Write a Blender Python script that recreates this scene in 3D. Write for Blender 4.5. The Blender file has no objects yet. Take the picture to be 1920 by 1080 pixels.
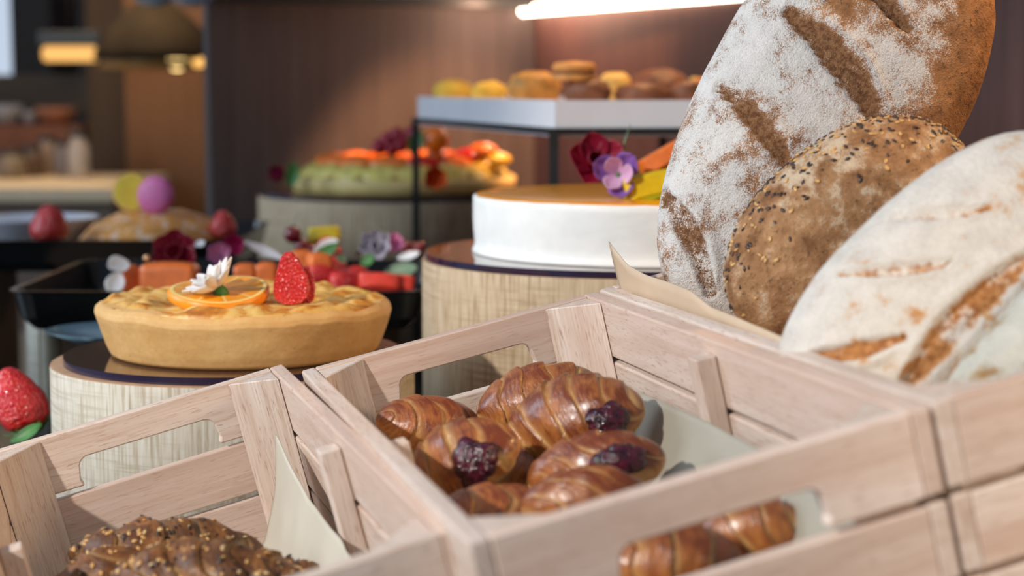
import bpy, bmesh, math, random
import numpy as np
from mathutils import Vector, Matrix

random.seed(7)
S = bpy.context.scene
COL = S.collection
PI = math.pi
# ------------------------------------------------------------------ camera, world, lights, exposure
CAMZ = 1.40
F = 3400.0
YH = 160.0
PITCH = math.atan((540 - YH) / F)
cd = bpy.data.cameras.new('camera'); cam = bpy.data.objects.new('camera', cd); COL.objects.link(cam)
cam.location = (0, 0, CAMZ); cam.rotation_euler = (PI / 2 - PITCH, 0, 0)
cd.sensor_width = 36; cd.lens = F / 1920 * 36
cd.clip_start = .05
cd.dof.use_dof = True; cd.dof.focus_distance = 1.56; cd.dof.aperture_fstop = 4.4
S.camera = cam
vs = S.view_settings
vs.view_transform = 'Standard'; vs.look = 'None'; vs.gamma = 1; vs.use_curve_mapping = False
vs.exposure = 0.0

W = bpy.data.worlds.new('world'); S.world = W; W.use_nodes = True
_n = W.node_tree.nodes; _l = W.node_tree.links
_bg = _n['Background']
_tc = _n.new('ShaderNodeTexCoord'); _sx = _n.new('ShaderNodeSeparateXYZ'); _cr = _n.new('ShaderNodeValToRGB')
_l.new(_tc.outputs['Generated'], _sx.inputs[0]); _l.new(_sx.outputs['X'], _cr.inputs[0])
_mp = _n.new('ShaderNodeMapRange'); _mp.inputs[1].default_value = -1; _mp.inputs[2].default_value = 1
_l.new(_sx.outputs['X'], _mp.inputs[0]); _l.new(_mp.outputs[0], _cr.inputs[0])
_cr.color_ramp.elements[0].color = (.42, .60, .88, 1); _cr.color_ramp.elements[1].color = (.40, .38, .38, 1)
_l.new(_cr.outputs[0], _bg.inputs[0]); _bg.inputs[1].default_value = .50


def light(name, kind, loc, target, energy, color, size=.5, size_y=None, angle=None, blend=.5):
    ld = bpy.data.lights.new(name, kind); ld.energy = energy; ld.color = color
    o = bpy.data.objects.new(name, ld); COL.objects.link(o); o.location = loc
    o.rotation_euler = (Vector(target) - Vector(loc)).to_track_quat('-Z', 'Y').to_euler()
    if kind == 'AREA':
        ld.size = size
        if size_y: ld.shape = 'RECTANGLE'; ld.size_y = size_y
    if kind == 'SUN': ld.angle = math.radians(angle)
    if kind == 'SPOT': ld.spot_size = math.radians(angle); ld.spot_blend = blend; ld.shadow_soft_size = size
    return o


light('window_beam', 'SPOT', (-2.98, -1.34, 3.34), (-.04, 1.45, 1.16), 800, (1.0, .95, .89), size=.07, angle=25, blend=.55)
light('counter_spot', 'SPOT', (.33, 3.20, 2.20), (.0, 3.75, 1.30), 170, (1.0, .50, .24), size=.03, angle=37, blend=.45)
light('bread_spot', 'SPOT', (1.0, 1.60, 1.95), (.42, 1.60, 1.50), 34, (1.0, .58, .24), size=.05, angle=46, blend=.6)
light('strip_end_fill', 'POINT', (.01, 3.93, 1.555), (0, 3, 1), 2.4, (1.0, .60, .40), size=.02)  # added point light, strengthens the LED strip's glow near the wall corner
light('muffin_spot', 'SPOT', (.42, 3.0, 2.6), (.10, 2.85, 1.38), 95, (1.0, .62, .32), size=.04, angle=36, blend=.5)
light('window_light', 'AREA', (-2.7, 2.2, 2.1), (-.3, 3.0, 1.25), 42, (.72, .86, 1.0), size=1.3)
light('front_lamp', 'SPOT', (1.05, .22, 1.62), (.43, 1.03, 1.19), 42, (1.0, .80, .60), size=.12, angle=36, blend=1.0)


# ------------------------------------------------------------------ helpers
def wp(px, py, Y):
    """the world point seen at a pixel of the 1920x1080 photograph at distance Y in front of the camera"""
    x = (px - 960) / F; y = (py - 540) / F
    s, c = math.sin(PITCH), math.cos(PITCH)
    q = Vector((x, c - y * s, -s - y * c))
    q *= Y / q.y
    return Vector((q.x, q.y, q.z + CAMZ))


def tag(o, label=None, cat=None, group=None, kind=None):
    if label: o['label'] = label
    if cat: o['category'] = cat
    if group: o['group'] = group
    if kind: o['kind'] = kind
    return o


def empty(name, loc=(0, 0, 0), label=None, cat=None, group=None, M=None):
    o = bpy.data.objects.new(name, None); COL.objects.link(o); o.empty_display_size = .02
    if M is not None: o.matrix_world = M
    else: o.location = loc
    return tag(o, label, cat, group)


def mk(name, V, Fc, mat, parent=None, smooth=True, attrs=None, uv=None, M=None):
    me = bpy.data.meshes.new(name)
    V = np.asarray(V, dtype=float)
    me.from_pydata(V.tolist(), [], Fc if isinstance(Fc, list) else Fc.tolist())
    if smooth: me.polygons.foreach_set('use_smooth', [True] * len(me.polygons))
    if attrs:
        for k, a in attrs.items():
            at = me.attributes.new(k, 'FLOAT', 'POINT'); at.data.foreach_set('value', np.asarray(a, dtype=np.float32).ravel())
    if uv is not None:
        ul = me.uv_layers.new(name='UVMap'); li = np.empty(len(me.loops), dtype=np.int32); me.loops.foreach_get('vertex_index', li)
        ul.data.foreach_set('uv', np.asarray(uv, dtype=np.float32)[li].ravel())
    for m in (mat if isinstance(mat, (list, tuple)) else [mat]): me.materials.append(m)
    me.update()
    o = bpy.data.objects.new(name, me); COL.objects.link(o)
    if parent: o.parent = parent
    if M is not None: o.matrix_local = M
    return o


def from_bm(name, bm, mat, parent=None, smooth=False, M=None):
    me = bpy.data.meshes.new(name); bm.normal_update(); bm.to_mesh(me); bm.free()
    me.materials.append(mat)
    if smooth: me.polygons.foreach_set('use_smooth', [True] * len(me.polygons))
    o = bpy.data.objects.new(name, me); COL.objects.link(o)
    if parent: o.parent = parent
    if M is not None: o.matrix_local = M
    return o


def box(name, lo, hi, mat, parent=None, bev=.0015, seg=2, M=None):
    bm = bmesh.new(); bmesh.ops.create_cube(bm, size=1)
    lo = Vector(lo); hi = Vector(hi); c = (lo + hi) / 2; d = hi - lo
    for v in bm.verts: v.co = Vector((v.co.x * d.x, v.co.y * d.y, v.co.z * d.z)) + c
    if bev: bmesh.ops.bevel(bm, geom=bm.edges[:], offset=bev, segments=seg, affect='EDGES', profile=.5)
    return from_bm(name, bm, mat, parent, M=M)


def prism(name, pts, axis, a, b, mat, parent=None, bev=.001, M=None):
    """extrude the 2-D outline pts along an axis from a to b"""
    bm = bmesh.new()
    def mkp(p, t):
        return {'x': (t, p[0], p[1]), 'y': (p[0], t, p[1]), 'z': (p[0], p[1], t)}[axis]
    A = [bm.verts.new(mkp(p, a)) for p in pts]; B = [bm.verts.new(mkp(p, b)) for p in pts]
    n = len(pts)
    bm.faces.new(A); bm.faces.new(B[::-1])
    for i in range(n): bm.faces.new((A[i], B[i], B[(i + 1) % n], A[(i + 1) % n]))
    bmesh.ops.recalc_face_normals(bm, faces=bm.faces[:])
    if bev:
        es = [e for e in bm.edges if len(e.link_faces) == 2 and e.link_faces[0].normal.dot(e.link_faces[1].normal) < .5]
        bmesh.ops.bevel(bm, geom=es, offset=bev, segments=1, affect='EDGES')
    return from_bm(name, bm, mat, parent, M=M)


# value noise ---------------------------------------------------------------
def _hash(i, j, k, s):
    h = (i * 374761393 + j * 668265263 + k * 2147483647 + s * 974634777) & 0xffffffff
    h = ((h ^ (h >> 13)) * 1274126177) & 0xffffffff
    return ((h ^ (h >> 16)) & 0xffffff) / float(0xffffff)


def vn(P, sc, seed=0):
    P = np.asarray(P, dtype=float) * sc + 100.5
    I = np.floor(P).astype(np.int64); f = P - I; f = f * f * (3 - 2 * f); r = 0
    for a in (0, 1):
        for b in (0, 1):
            for c in (0, 1):
                w = (f[..., 0] if a else 1 - f[..., 0]) * (f[..., 1] if b else 1 - f[..., 1]) * (f[..., 2] if c else 1 - f[..., 2])
                r = r + w * _hash(I[..., 0] + a, I[..., 1] + b, I[..., 2] + c, seed)
    return r * 2 - 1


def fbm(P, sc, oct=4, seed=0):
    r = 0; a = 1; t = 0
    for o in range(oct):
        r = r + a * vn(P, sc * 2 ** o, seed + o); t += a; a *= .5
    return r / t


def sstep(a, b, x):
    t = np.clip((x - a) / (b - a), 0, 1); return t * t * (3 - 2 * t)


def gridf(nv, nu, cu=False, cv=False):
    """faces of an nv x nu vertex grid"""
    r = []
    for j in range(nv if cv else nv - 1):
        for i in range(nu if cu else nu - 1):
            a = j * nu + i; b = j * nu + (i + 1) % nu; c = ((j + 1) % nv) * nu + (i + 1) % nu; d = ((j + 1) % nv) * nu + i
            r.append([a, b, c, d])
    return r


def sheet(name, P, mat, parent=None, thick=0, uv=None, attrs=None, M=None):
    """P (nv,nu,3) open grid, optional real thickness"""
    nv, nu = P.shape[:2]
    o = mk(name, P.reshape(-1, 3), gridf(nv, nu), mat, parent, uv=uv, attrs=attrs, M=M)
    if thick:
        m = o.modifiers.new('solid', 'SOLIDIFY'); m.thickness = thick; m.offset = 0
    return o


def lathe(name, prof, n, mat, parent=None, M=None, disp=None, smooth=True, attrs_f=None, sub=1):
    """prof [(r,z)]; the ends close on the axis when r is 0"""
    pr = []
    for k in range(len(prof) - 1):
        for s in range(sub):
            t = s / sub; pr.append((prof[k][0] * (1 - t) + prof[k + 1][0] * t, prof[k][1] * (1 - t) + prof[k + 1][1] * t))
    pr.append(prof[-1]); pr = np.array(pr)
    th = np.linspace(0, 2 * PI, n + 1)
    L = np.concatenate([[0], np.cumsum(np.hypot(np.diff(pr[:, 0]), np.diff(pr[:, 1])))])
    R = np.maximum(pr[:, 0], 1e-5)[:, None]
    P = np.stack([R * np.cos(th), R * np.sin(th), np.repeat(pr[:, 1][:, None], n + 1, 1)], 2)
    if disp is not None:
        P = disp(P); P[:, -1] = P[:, 0]
    rm = max(pr[:, 0].max(), 1e-4)
    uv = np.stack([np.broadcast_to(th * rm, P.shape[:2]), np.broadcast_to(L[:, None], P.shape[:2])], 2).reshape(-1, 2)
    at = attrs_f(P) if attrs_f else None
    return mk(name, P.reshape(-1, 3), gridf(len(pr), n + 1), mat, parent, uv=uv, M=M, smooth=smooth, attrs=at)


def ball(name, r, mat, parent=None, M=None, n=24, sc=(1, 1, 1), amp=0, fs=20, seed=0, dispf=None, attrs_f=None):
    """lumpy closed ellipsoid with real volume"""
    th = np.linspace(0, 2 * PI, n * 2 + 1); ph = np.linspace(-PI / 2, PI / 2, n + 1)
    D = np.stack([np.cos(ph)[:, None] * np.cos(th), np.cos(ph)[:, None] * np.sin(th), np.repeat(np.sin(ph)[:, None], len(th), 1)], 2)
    P = D * r * np.array(sc)
    if amp: P = P + D * (amp * fbm(P, fs, 3, seed))[..., None]
    if dispf: P = dispf(D, P)
    P[:, -1] = P[:, 0]
    return mk(name, P.reshape(-1, 3), gridf(n + 1, 2 * n + 1), mat, parent, M=M, attrs=(attrs_f(D, P) if attrs_f else None))


def tube(name, pts, r, mat, parent=None, n=8, M=None):
    pts = [Vector(p) for p in pts]; V = []
    for i, p in enumerate(pts):
        t = (pts[min(i + 1, len(pts) - 1)] - pts[max(i - 1, 0)]).normalized()
        a = t.orthogonal().normalized(); b = t.cross(a)
        rr = r[i] if isinstance(r, (list, tuple)) else r
        for k in range(n): V.append(tuple(p + (a * math.cos(2 * PI * k / n) + b * math.sin(2 * PI * k / n)) * rr))
    Fc = gridf(len(pts), n, cu=True) + [list(range(n))[::-1], list(range((len(pts) - 1) * n, len(pts) * n))]
    return mk(name, V, Fc, mat, parent, M=M)


def mat_from(x, y, z, o):
    M = Matrix.Identity(4)
    for i, v in enumerate((x, y, z)):
        for r in range(3): M[r][i] = v[r]
    for r in range(3): M[r][3] = o[r]
    return M


def frame(px, py, Y, ang=0, lean=0, turn=0, p=None):
    """a frame at a point: x along the given angle seen from the front, z towards the viewer; lean tips z upward, turn swings x in depth"""
    o = Vector(p) if p is not None else wp(px, py, Y)
    fwd = Vector((0, math.cos(PITCH), -math.sin(PITCH))); up = Vector((0, math.sin(PITCH), math.cos(PITCH))); rt = Vector((1, 0, 0))
    a = math.radians(ang); t = math.radians(turn); l = math.radians(lean)
    x = rt * math.cos(a) + up * math.sin(a)
    z = -fwd * math.cos(l) + up * math.sin(l)
    x = (x - z * x.dot(z)).normalized()
    x = (x * math.cos(t) + z * math.sin(t)).normalized()
    y = z.cross(x).normalized(); z = x.cross(y)
    return mat_from(x, y, z, o)


def T(x, y, z): return Matrix.Translation((x, y, z))
def RX(a): return Matrix.Rotation(math.radians(a), 4, 'X')
def RY(a): return Matrix.Rotation(math.radians(a), 4, 'Y')
def RZ(a): return Matrix.Rotation(math.radians(a), 4, 'Z')
def SC(x, y, z): return Matrix.Diagonal((x, y, z, 1))


# ------------------------------------------------------------------ materials
def srgb(c):
    return tuple(((v / 255) / 12.92 if v / 255 <= .04045 else ((v / 255 + .055) / 1.055) ** 2.4) for v in c) + (1,)


class NM:
    def __init__(s, name, rough=.5, spec=.5):
        s.m = bpy.data.materials.new(name); s.m.use_nodes = True
        s.t = s.m.node_tree; s.n = s.t.nodes; s.b = s.n['Principled BSDF']
        s.b.inputs['Roughness'].default_value = rough; s.b.inputs['Specular IOR Level'].default_value = spec
    def new(s, k, **kw):
        x = s.n.new(k)
        for a, v in kw.items(): setattr(x, a, v)
        return x
    def link(s, a, b): s.t.links.new(a, b)
    def coord(s, kind='Object', scale=(1, 1, 1)):
        tc = s.new('ShaderNodeTexCoord'); mp = s.new('ShaderNodeMapping'); mp.inputs['Scale'].default_value = scale
        s.link(tc.outputs[kind], mp.inputs[0]); return mp.outputs[0]
    def noise(s, vec, scale, detail=4, rough=.55, dist=0):
        x = s.new('ShaderNodeTexNoise'); s.link(vec, x.inputs['Vector']); x.inputs['Scale'].default_value = scale
        x.inputs['Detail'].default_value = detail; x.inputs['Roughness'].default_value = rough; x.inputs['Distortion'].default_value = dist
        return x.outputs['Fac']
    def ramp(s, fac, stops):
        x = s.new('ShaderNodeValToRGB'); s.link(fac, x.inputs[0]); e = x.color_ramp.elements
        while len(e) < len(stops): e.new(.5)
        for i, (p, c) in enumerate(stops): e[i].position = p; e[i].color = c if len(c) == 4 else tuple(c) + (1,)
        return x.outputs[0]
    def mix(s, fac, a, b, mode='MIX'):
        x = s.new('ShaderNodeMix', data_type='RGBA', blend_type=mode)
        if isinstance(fac, (int, float)): x.inputs[0].default_value = fac
        else: s.link(fac, x.inputs[0])
        for k, v in ((6, a), (7, b)):
            if isinstance(v, tuple): x.inputs[k].default_value = v
            else: s.link(v, x.inputs[k])
        return x.outputs[2]
    def math(s, op, a, b=None, clamp=False):
        x = s.new('ShaderNodeMath', operation=op, use_clamp=clamp)
        for k, v in ((0, a), (1, b)):
            if v is None: continue
            if isinstance(v, (int, float)): x.inputs[k].default_value = v
            else: s.link(v, x.inputs[k])
        return x.outputs[0]
    def attr(s, name):
        x = s.new('ShaderNodeAttribute', attribute_name=name); return x.outputs['Fac']
    def color(s, c):
        if isinstance(c, tuple): s.b.inputs['Base Color'].default_value = c
        else: s.link(c, s.b.inputs['Base Color'])
    def bump(s, h, strength=.3, dist=.001):
        x = s.new('ShaderNodeBump'); x.inputs['Strength'].default_value = strength; x.inputs['Distance'].default_value = dist
        s.link(h, x.inputs['Height']); s.link(x.outputs[0], s.b.inputs['Normal'])


def plain(name, c, rough=.5, var=.12, scale=30, spec=.5, sss=0, coat=0, metal=0, alpha=None):
    m = NM(name, rough, spec)
    v = m.noise(m.coord(), scale, 3)
    d = tuple(max(0, x * (1 - var)) for x in srgb(c)[:3]) + (1,); l = tuple(min(1, x * (1 + var)) for x in srgb(c)[:3]) + (1,)
    m.color(m.ramp(v, [(.3, d), (.7, l)]))
    if sss:
        m.b.inputs['Subsurface Weight'].default_value = sss; m.b.inputs['Subsurface Radius'].default_value = (.006, .003, .001); m.b.inputs['Subsurface Scale'].default_value = 1
    if coat: m.b.inputs['Coat Weight'].default_value = coat; m.b.inputs['Coat Roughness'].default_value = .1
    m.b.inputs['Metallic'].default_value = metal
    return m.m


def emit(name, c, k):
    m = NM(name, .5); m.color((0, 0, 0, 1)); m.b.inputs['Emission Color'].default_value = srgb(c); m.b.inputs['Emission Strength'].default_value = k
    return m.m


def beech(name, axis, c0=(213, 194, 178), c1=(228, 213, 202), c2=(194, 167, 149)):
    m = NM(name, .55, .35)
    st = [55, 55, 55]; st[axis] = 3.2
    v = m.coord('Object', tuple(st))
    oi = m.new('ShaderNodeObjectInfo')
    av = m.new('ShaderNodeVectorMath', operation='ADD'); m.link(v, av.inputs[0])
    sc = m.new('ShaderNodeVectorMath', operation='SCALE'); cmb = m.new('ShaderNodeCombineXYZ')
    for k in range(3): m.link(oi.outputs['Random'], cmb.inputs[k])
    m.link(cmb.outputs[0], sc.inputs[0]); sc.inputs['Scale'].default_value = 40; m.link(sc.outputs[0], av.inputs[1])
    g = m.noise(av.outputs[0], 1.0, 5, .6, .7)
    col = m.ramp(g, [(.28, srgb(c2)), (.48, srgb(c0)), (.72, srgb(c1))])
    f1 = [640, 640, 640]; f1[axis] = 62
    fl = m.noise(m.coord('Object', tuple(f1)), 1.0, 1)
    fm = m.ramp(fl, [(.62, (0, 0, 0)), (.70, (1, 1, 1))])
    col = m.mix(m.math('MULTIPLY', fm, .6), col, srgb((160, 122, 98)))
    f2 = [520, 520, 520]; f2[axis] = 22
    ln = m.noise(m.coord('Object', tuple(f2)), 1.0, 3, .7, .3)
    col = m.mix(m.ramp(ln, [(.52, (0, 0, 0)), (.66, (.42, .42, .42))]), col, srgb((172, 134, 108)))
    big = m.noise(av.outputs[0], .22, 2)
    col = m.mix(m.ramp(big, [(.45, (0, 0, 0)), (.75, (.5, .5, .5))]), col, srgb((220, 184, 164)))
    rv = m.new('ShaderNodeHueSaturation'); m.link(col, rv.inputs['Color'])
    m.link(m.math('ADD', m.math('MULTIPLY', oi.outputs['Random'], .16), .92), rv.inputs['Value'])
    m.color(rv.outputs[0]); m.bump(g, .12, .0005)
    return m.m


BX, BY, BZ = beech('beech_along_width', 0), beech('beech_along_length', 1), beech('beech_upright', 2)


def veneer(name, c0, c1, c2):
    m = NM(name, .6, .3)
    a = m.noise(m.coord('UV', (260, 14, 1)), 1, 4, .6, .3); b = m.noise(m.coord('UV', (9, 240, 1)), 1, 3, .6, .3)
    col = m.ramp(a, [(.33, srgb(c2)), (.5, srgb(c0)), (.68, srgb(c1))])
    dk = m.ramp(b, [(.48, (0, 0, 0)), (.62, (.75, .75, .75))])
    patch = m.ramp(m.noise(m.coord('UV', (8, 8, 1)), 1, 2), [(.4, (0, 0, 0)), (.6, (1, 1, 1))])
    col = m.mix(m.math('MULTIPLY', dk, patch), col, srgb(c2))
    m.color(col); m.bump(a, .15, .0005); return m.m


VEN = veneer('pale_veneer', (216, 208, 190), (228, 224, 212), (180, 166, 142))
VEN2 = veneer('tan_veneer', (204, 180, 148), (220, 200, 170), (164, 136, 104))
PLY = plain('plywood_edge', (190, 150, 116), .6, .15, 60)

mm = NM('purple_mirror_acrylic', .06, .9); mm.color(srgb((120, 96, 84))); mm.b.inputs['Metallic'].default_value = .75; MIRROR = mm.m
EDGE = plain('dark_acrylic_edge', (40, 30, 52), .15, .1)
BLACK = plain('black_enamel', (14, 17, 17), .22, .2, spec=.5)
BLACKM = plain('black_metal', (26, 28, 28), .4, .2)
WHITE = plain('white_lacquer', (226, 224, 226), .3, .02)
LEAF = plain('green_leaf', (58, 116, 48), .5, .3, 80, sss=.1)
LEAFD = plain('dull_green_leaf', (104, 128, 96), .5, .2, 80)
ORANGEF = plain('orange_melon_flesh', (236, 122, 52), .35, .14, 60, sss=.25)
PALEOR = plain('pale_melon_rind', (226, 178, 110), .5, .15, 60)
YELLOWF = plain('yellow_melon_flesh', (232, 196, 24), .35, .12, 60, sss=.2)
REDDK = plain('dark_crimson_petal', (128, 8, 40), .5, .25, 60, sss=.1)
MAGENTA = plain('magenta_petal', (168, 20, 84), .5, .25, 60)
VIOLET = plain('violet_petal', (126, 84, 160), .5, .25, 90, sss=.1)
LILAC = plain('lilac_petal', (214, 170, 204), .5, .12, 90, sss=.1)
PINK = plain('pink_petal', (226, 132, 176), .5, .14, 60)
WHITEP = plain('white_petal', (232, 226, 222), .55, .05, 90, sss=.15)
BERRY = plain('dark_red_berry', (112, 10, 30), .2, .3, 60, coat=.5)
ORBRIGHT = plain('orange_physalis', (250, 120, 12), .25, .15, 60, sss=.2, coat=.4)


# strawberry
def straw_mat():
    m = NM('strawberry_skin', .25, .6)
    v = m.coord('Object'); vo = m.new('ShaderNodeTexVoronoi'); m.link(v, vo.inputs['Vector']); vo.inputs['Scale'].default_value = 300
    s = m.ramp(vo.outputs['Distance'], [(.12, (.8, .8, .8)), (.2, (0, 0, 0))])
    base = m.ramp(m.noise(v, 40, 3), [(.3, srgb((196, 16, 22))), (.7, srgb((226, 44, 34)))])
    m.color(m.mix(s, base, srgb((226, 120, 84)))); m.bump(m.math('ADD', vo.outputs['Distance'], m.noise(v, 120, 3)), .8, .003)
    m.b.inputs['Subsurface Weight'].default_value = .15; m.b.inputs['Subsurface Radius'].default_value = (.006, .002, .001); m.b.inputs['Coat Weight'].default_value = .5
    return m.m


STRAW = straw_mat()


# ------------------------------------------------------------------ the room
def panel_mat(name, c0, c1):
    m = NM(name, .62, .3)
    g = m.noise(m.coord('Object', (70, 70, 2)), 1, 4, .6)
    m.color(m.ramp(g, [(.3, srgb(c0)), (.7, srgb(c1))])); return m.m


PAN_A = panel_mat('brown_wood_panel', (72, 64, 63), (90, 81, 79)); PAN_B = panel_mat('dark_wood_panel', (74, 50, 46), (94, 66, 58))
corner = Vector((.05, 4.12))
dA = Vector((-.87, -.49)).normalized(); dB = Vector((.49, -.87)).normalized()


def vwall(name, a, b, z0, z1, th, nrm, mat, kind='structure'):
    """upright slab between two plan points, thickened away from the viewer"""
    n = Vector(nrm).normalized() * th
    V = [(a.x, a.y), (b.x, b.y), (b.x + n.x, b.y + n.y), (a.x + n.x, a.y + n.y)]
    bm = bmesh.new(); lo = [bm.verts.new((x, y, z0)) for x, y in V]; hi = [bm.verts.new((x, y, z1)) for x, y in V]
    bm.faces.new(lo[::-1]); bm.faces.new(hi)
    for i in range(4): bm.faces.new((lo[i], lo[(i + 1) % 4], hi[(i + 1) % 4], hi[i]))
    bmesh.ops.recalc_face_normals(bm, faces=bm.faces[:])
    return tag(from_bm(name, bm, mat), kind=kind)


vwall('wall_back', corner, corner + dA * .77, 0, 3.0, .03, (-.49, .87), PAN_A)
vwall('wall_right', corner, corner + dB * 2.6, 0, 3.0, .03, (.87, .49), PAN_B)
FLOORM = plain('dark_floor', (70, 58, 50), .5, .2, 3)
tag(box('floor', (-7, -2, -.05), (5, 10.2, 0), FLOORM, bev=0), kind='structure')
FARM = plain('far_wall_brown', (74, 60, 50), .7, .3, 2)
tag(box('wall_far', (-6, 9.5, 0), (2, 9.6, 3.6), FARM, bev=0), kind='structure')
# dark beam above the panels, its lower edge just in the picture
tb = wp(675, 2, 3.7)
tr = vwall('trim_1', corner + dA * .78 + dB * .06, corner + dB * .05, tb.z, tb.z + .06, .07, (-.49, .87), BLACKM)

# LED strip on the right-hand panel
p0 = wp(965, 21, 4.14); p1 = wp(1130, 8, 3.84); dv = (p1 - p0); pE = p0 + dv * 5.2
led = empty('led_strip_light', p0, 'glowing warm white strip light running along the top of the dark panel', 'strip light')
tube('light_tube', [Vector((0, 0, 0)), dv * 2.5, dv * 5.2], .0125, emit('led_glow', (255, 222, 196), 15), led, 10)
nrmB = Vector((-.87, -.49, 0))
a0 = -nrmB * .018
tube('mounting_rail', [a0, a0 + dv * 5.2], .009, BLACKM, led, 6)

COUNTER = plain('dark_counter', (34, 31, 30), .3, .25, 8)
ct = empty('buffet_counter', (0, 0, 0), 'long dark counter under the crates, drums and trays', 'counter')
CT = .90
CP = [(-1.7, .75), (1.22, .75), (1.22, 1.93), (.045, 4.06), (-.63, 3.68), (-1.7, 3.68)]
prism('countertop', CP, 'z', .86, CT, COUNTER, ct, .003)
prism('cabinet_body', [(x * .96, y * .985 + .03) for x, y in CP], 'z', .001, .859, plain('counter_body', (50, 42, 38), .5, .2), ct, .003)

# ------------------------------------------------------------------ wooden crates
CW, CL, TH, CH = .27, .6261, .012, .155
RC = ((.9428, -.2511, .2192), (.2463, .9679, .0494), (.2245, -.0074, -.9744)); TC = Vector((-.0229, .9262, -.2377 + CAMZ))
RL = ((.9299, -.2791, .2394), (.2707, .9603, .0682), (.2489, -.0013, -.9685)); TL = Vector((-.28, .9166, -.3118 + CAMZ))


def crate_matrix(R, T0):
    # crate space: x across, y away from the viewer, z UP from the rim (0) to the bottom (-CH)
    M = Matrix.Identity(4)
    for r in range(3):
        M[r][0] = R[r][0]; M[r][1] = R[r][1]; M[r][2] = -R[r][2]; M[r][3] = T0[r]
    q = M.to_3x3().to_quaternion().to_matrix().to_4x4(); q.translation = Vector(T0); return q


MC = crate_matrix(RC, TC); ML = crate_matrix(RL, TL)
MR = MC @ T(.273, 0, .001)
ROWS = [(0, -.0504), (-.0560, -.1010), (-.1060, -.1500)]


def arc(cx, cy, r, a0, a1, n=5):
    return [(cx + r * math.cos(math.radians(a0 + (a1 - a0) * i / n)), cy + r * math.sin(math.radians(a0 + (a1 - a0) * i / n))) for i in range(n + 1)]


def make_crate(M, label):
    c = empty('wooden_crate', M=M, label=label, cat='crate', group='pale beech crates in a row')
    for y0, y1 in ((0, TH), (CL - TH, CL)):
        a, b = TH, CW - TH; z0, z1 = ROWS[0]; n0, n1 = .078, .198; nt = -.026; r = .009
        P = [(a, z0), (a, z1), (n0, z1), (n0 - .002, z1 + .006)] + arc(n0 + r, nt - r, r, 180, 90) + arc(n1 - r, nt - r, r, 90, 0) + [(n1 + .002, z1 + .006), (n1, z1), (b, z1), (b, z0)]
        prism('end_board', P, 'y', y0, y1, BX, c, .0012)
        for z0, z1 in ROWS[1:]: box('end_board', (a, y0, z1), (b, y1, z0), BX, c, .0012)
    for x0 in (0, CW - TH):
        for z0, z1 in ROWS:
            box('side_board', (x0, 0, z1), (x0 + TH, CL, z0 + (.0 if z0 == 0 else .001)), BY, c, .0016)
    k = .040; e = .0006
    for sx in (0, 1):
        for sy in (0, 1):
            x = TH + e if sx == 0 else CW - TH - e; y = TH + e if sy == 0 else CL - TH - e
            dx = k if sx == 0 else -k; dy = k if sy == 0 else -k
            prism('corner_post', [(x, y), (x + dx, y), (x, y + dy)], 'z', -.150, -.0015, BZ, c, .0008)
    for x0, x1 in ((TH + e, TH + .016), (CW - TH - .016, CW - TH - e)):
        box('middle_post', (x0, CL / 2 - .010, -.150), (x1, CL / 2 + .010, -.010), BZ, c, .0012)
    box('base_panel', (.001, .001, -.1555), (CW - .001, CL - .001, -.1508), BX, c, .0008)
    return c


make_crate(ML, 'left wooden crate, holding the seeded rolls, its front left corner out of view')
make_crate(MC, 'middle wooden crate with a handle slot, holding the jam croissants')
make_crate(MR, 'right wooden crate, filled with the big floured loaves')

# sloping stand the crates rest on
RISERM = plain('riser_board', (92, 66, 48), .6, .2, 12)


def riser(M, label):
    # wedge from the crate bottom down to the counter top
    V = []
    for x in (.006, CW - .006):
        for y in (.012, CL - .012):
            p = M @ Vector((x, y, -.158)); V.append(p)
    lo = [Vector((p.x, p.y, CT + .001)) for p in V]
    vv = [tuple(p) for p in V + lo]
    fc = [[0, 1, 3, 2], [4, 6, 7, 5], [0, 4, 5, 1], [2, 3, 7, 6], [0, 2, 6, 4], [1, 5, 7, 3]]
    o = mk('crate_riser', vv, fc, RISERM, smooth=False)
    return tag(o, label, 'riser', 'sloping risers under the crates')


riser(ML, 'low sloping riser under the left crate'); riser(MC, 'sloping riser under the middle crate'); riser(MR, 'tall sloping riser under the right crate')


# paper liners -----------------------------------------------------
def paper_mat():
    m = NM('greaseproof_paper', .45, .4); v = m.coord('Object')
    m.color(m.ramp(m.noise(v, 9, 3), [(.3, srgb((188, 180, 162))), (.7, srgb((200, 192, 174)))]))
    m.bump(m.noise(v, 24, 3), .15, .002)
    m.b.inputs['Subsurface Weight'].default_value = .1; m.b.inputs['Subsurface Radius'].default_value = (.004, .003, .002)
    return m.m


PAPER = paper_mat()
PAPER_SHADED = plain('shaded_greaseproof', (166, 160, 144), .5, .05, 12)  # darker copy of the liner paper, middle crate's shade put into its colour
PAPERB = plain('brown_parchment', (200, 176, 148), .5, .08, 12)


def interp(x, pts):
    xs = [p[0] for p in pts]; ys = [p[1] for p in pts]; return float(np.interp(x, xs, ys))


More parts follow.
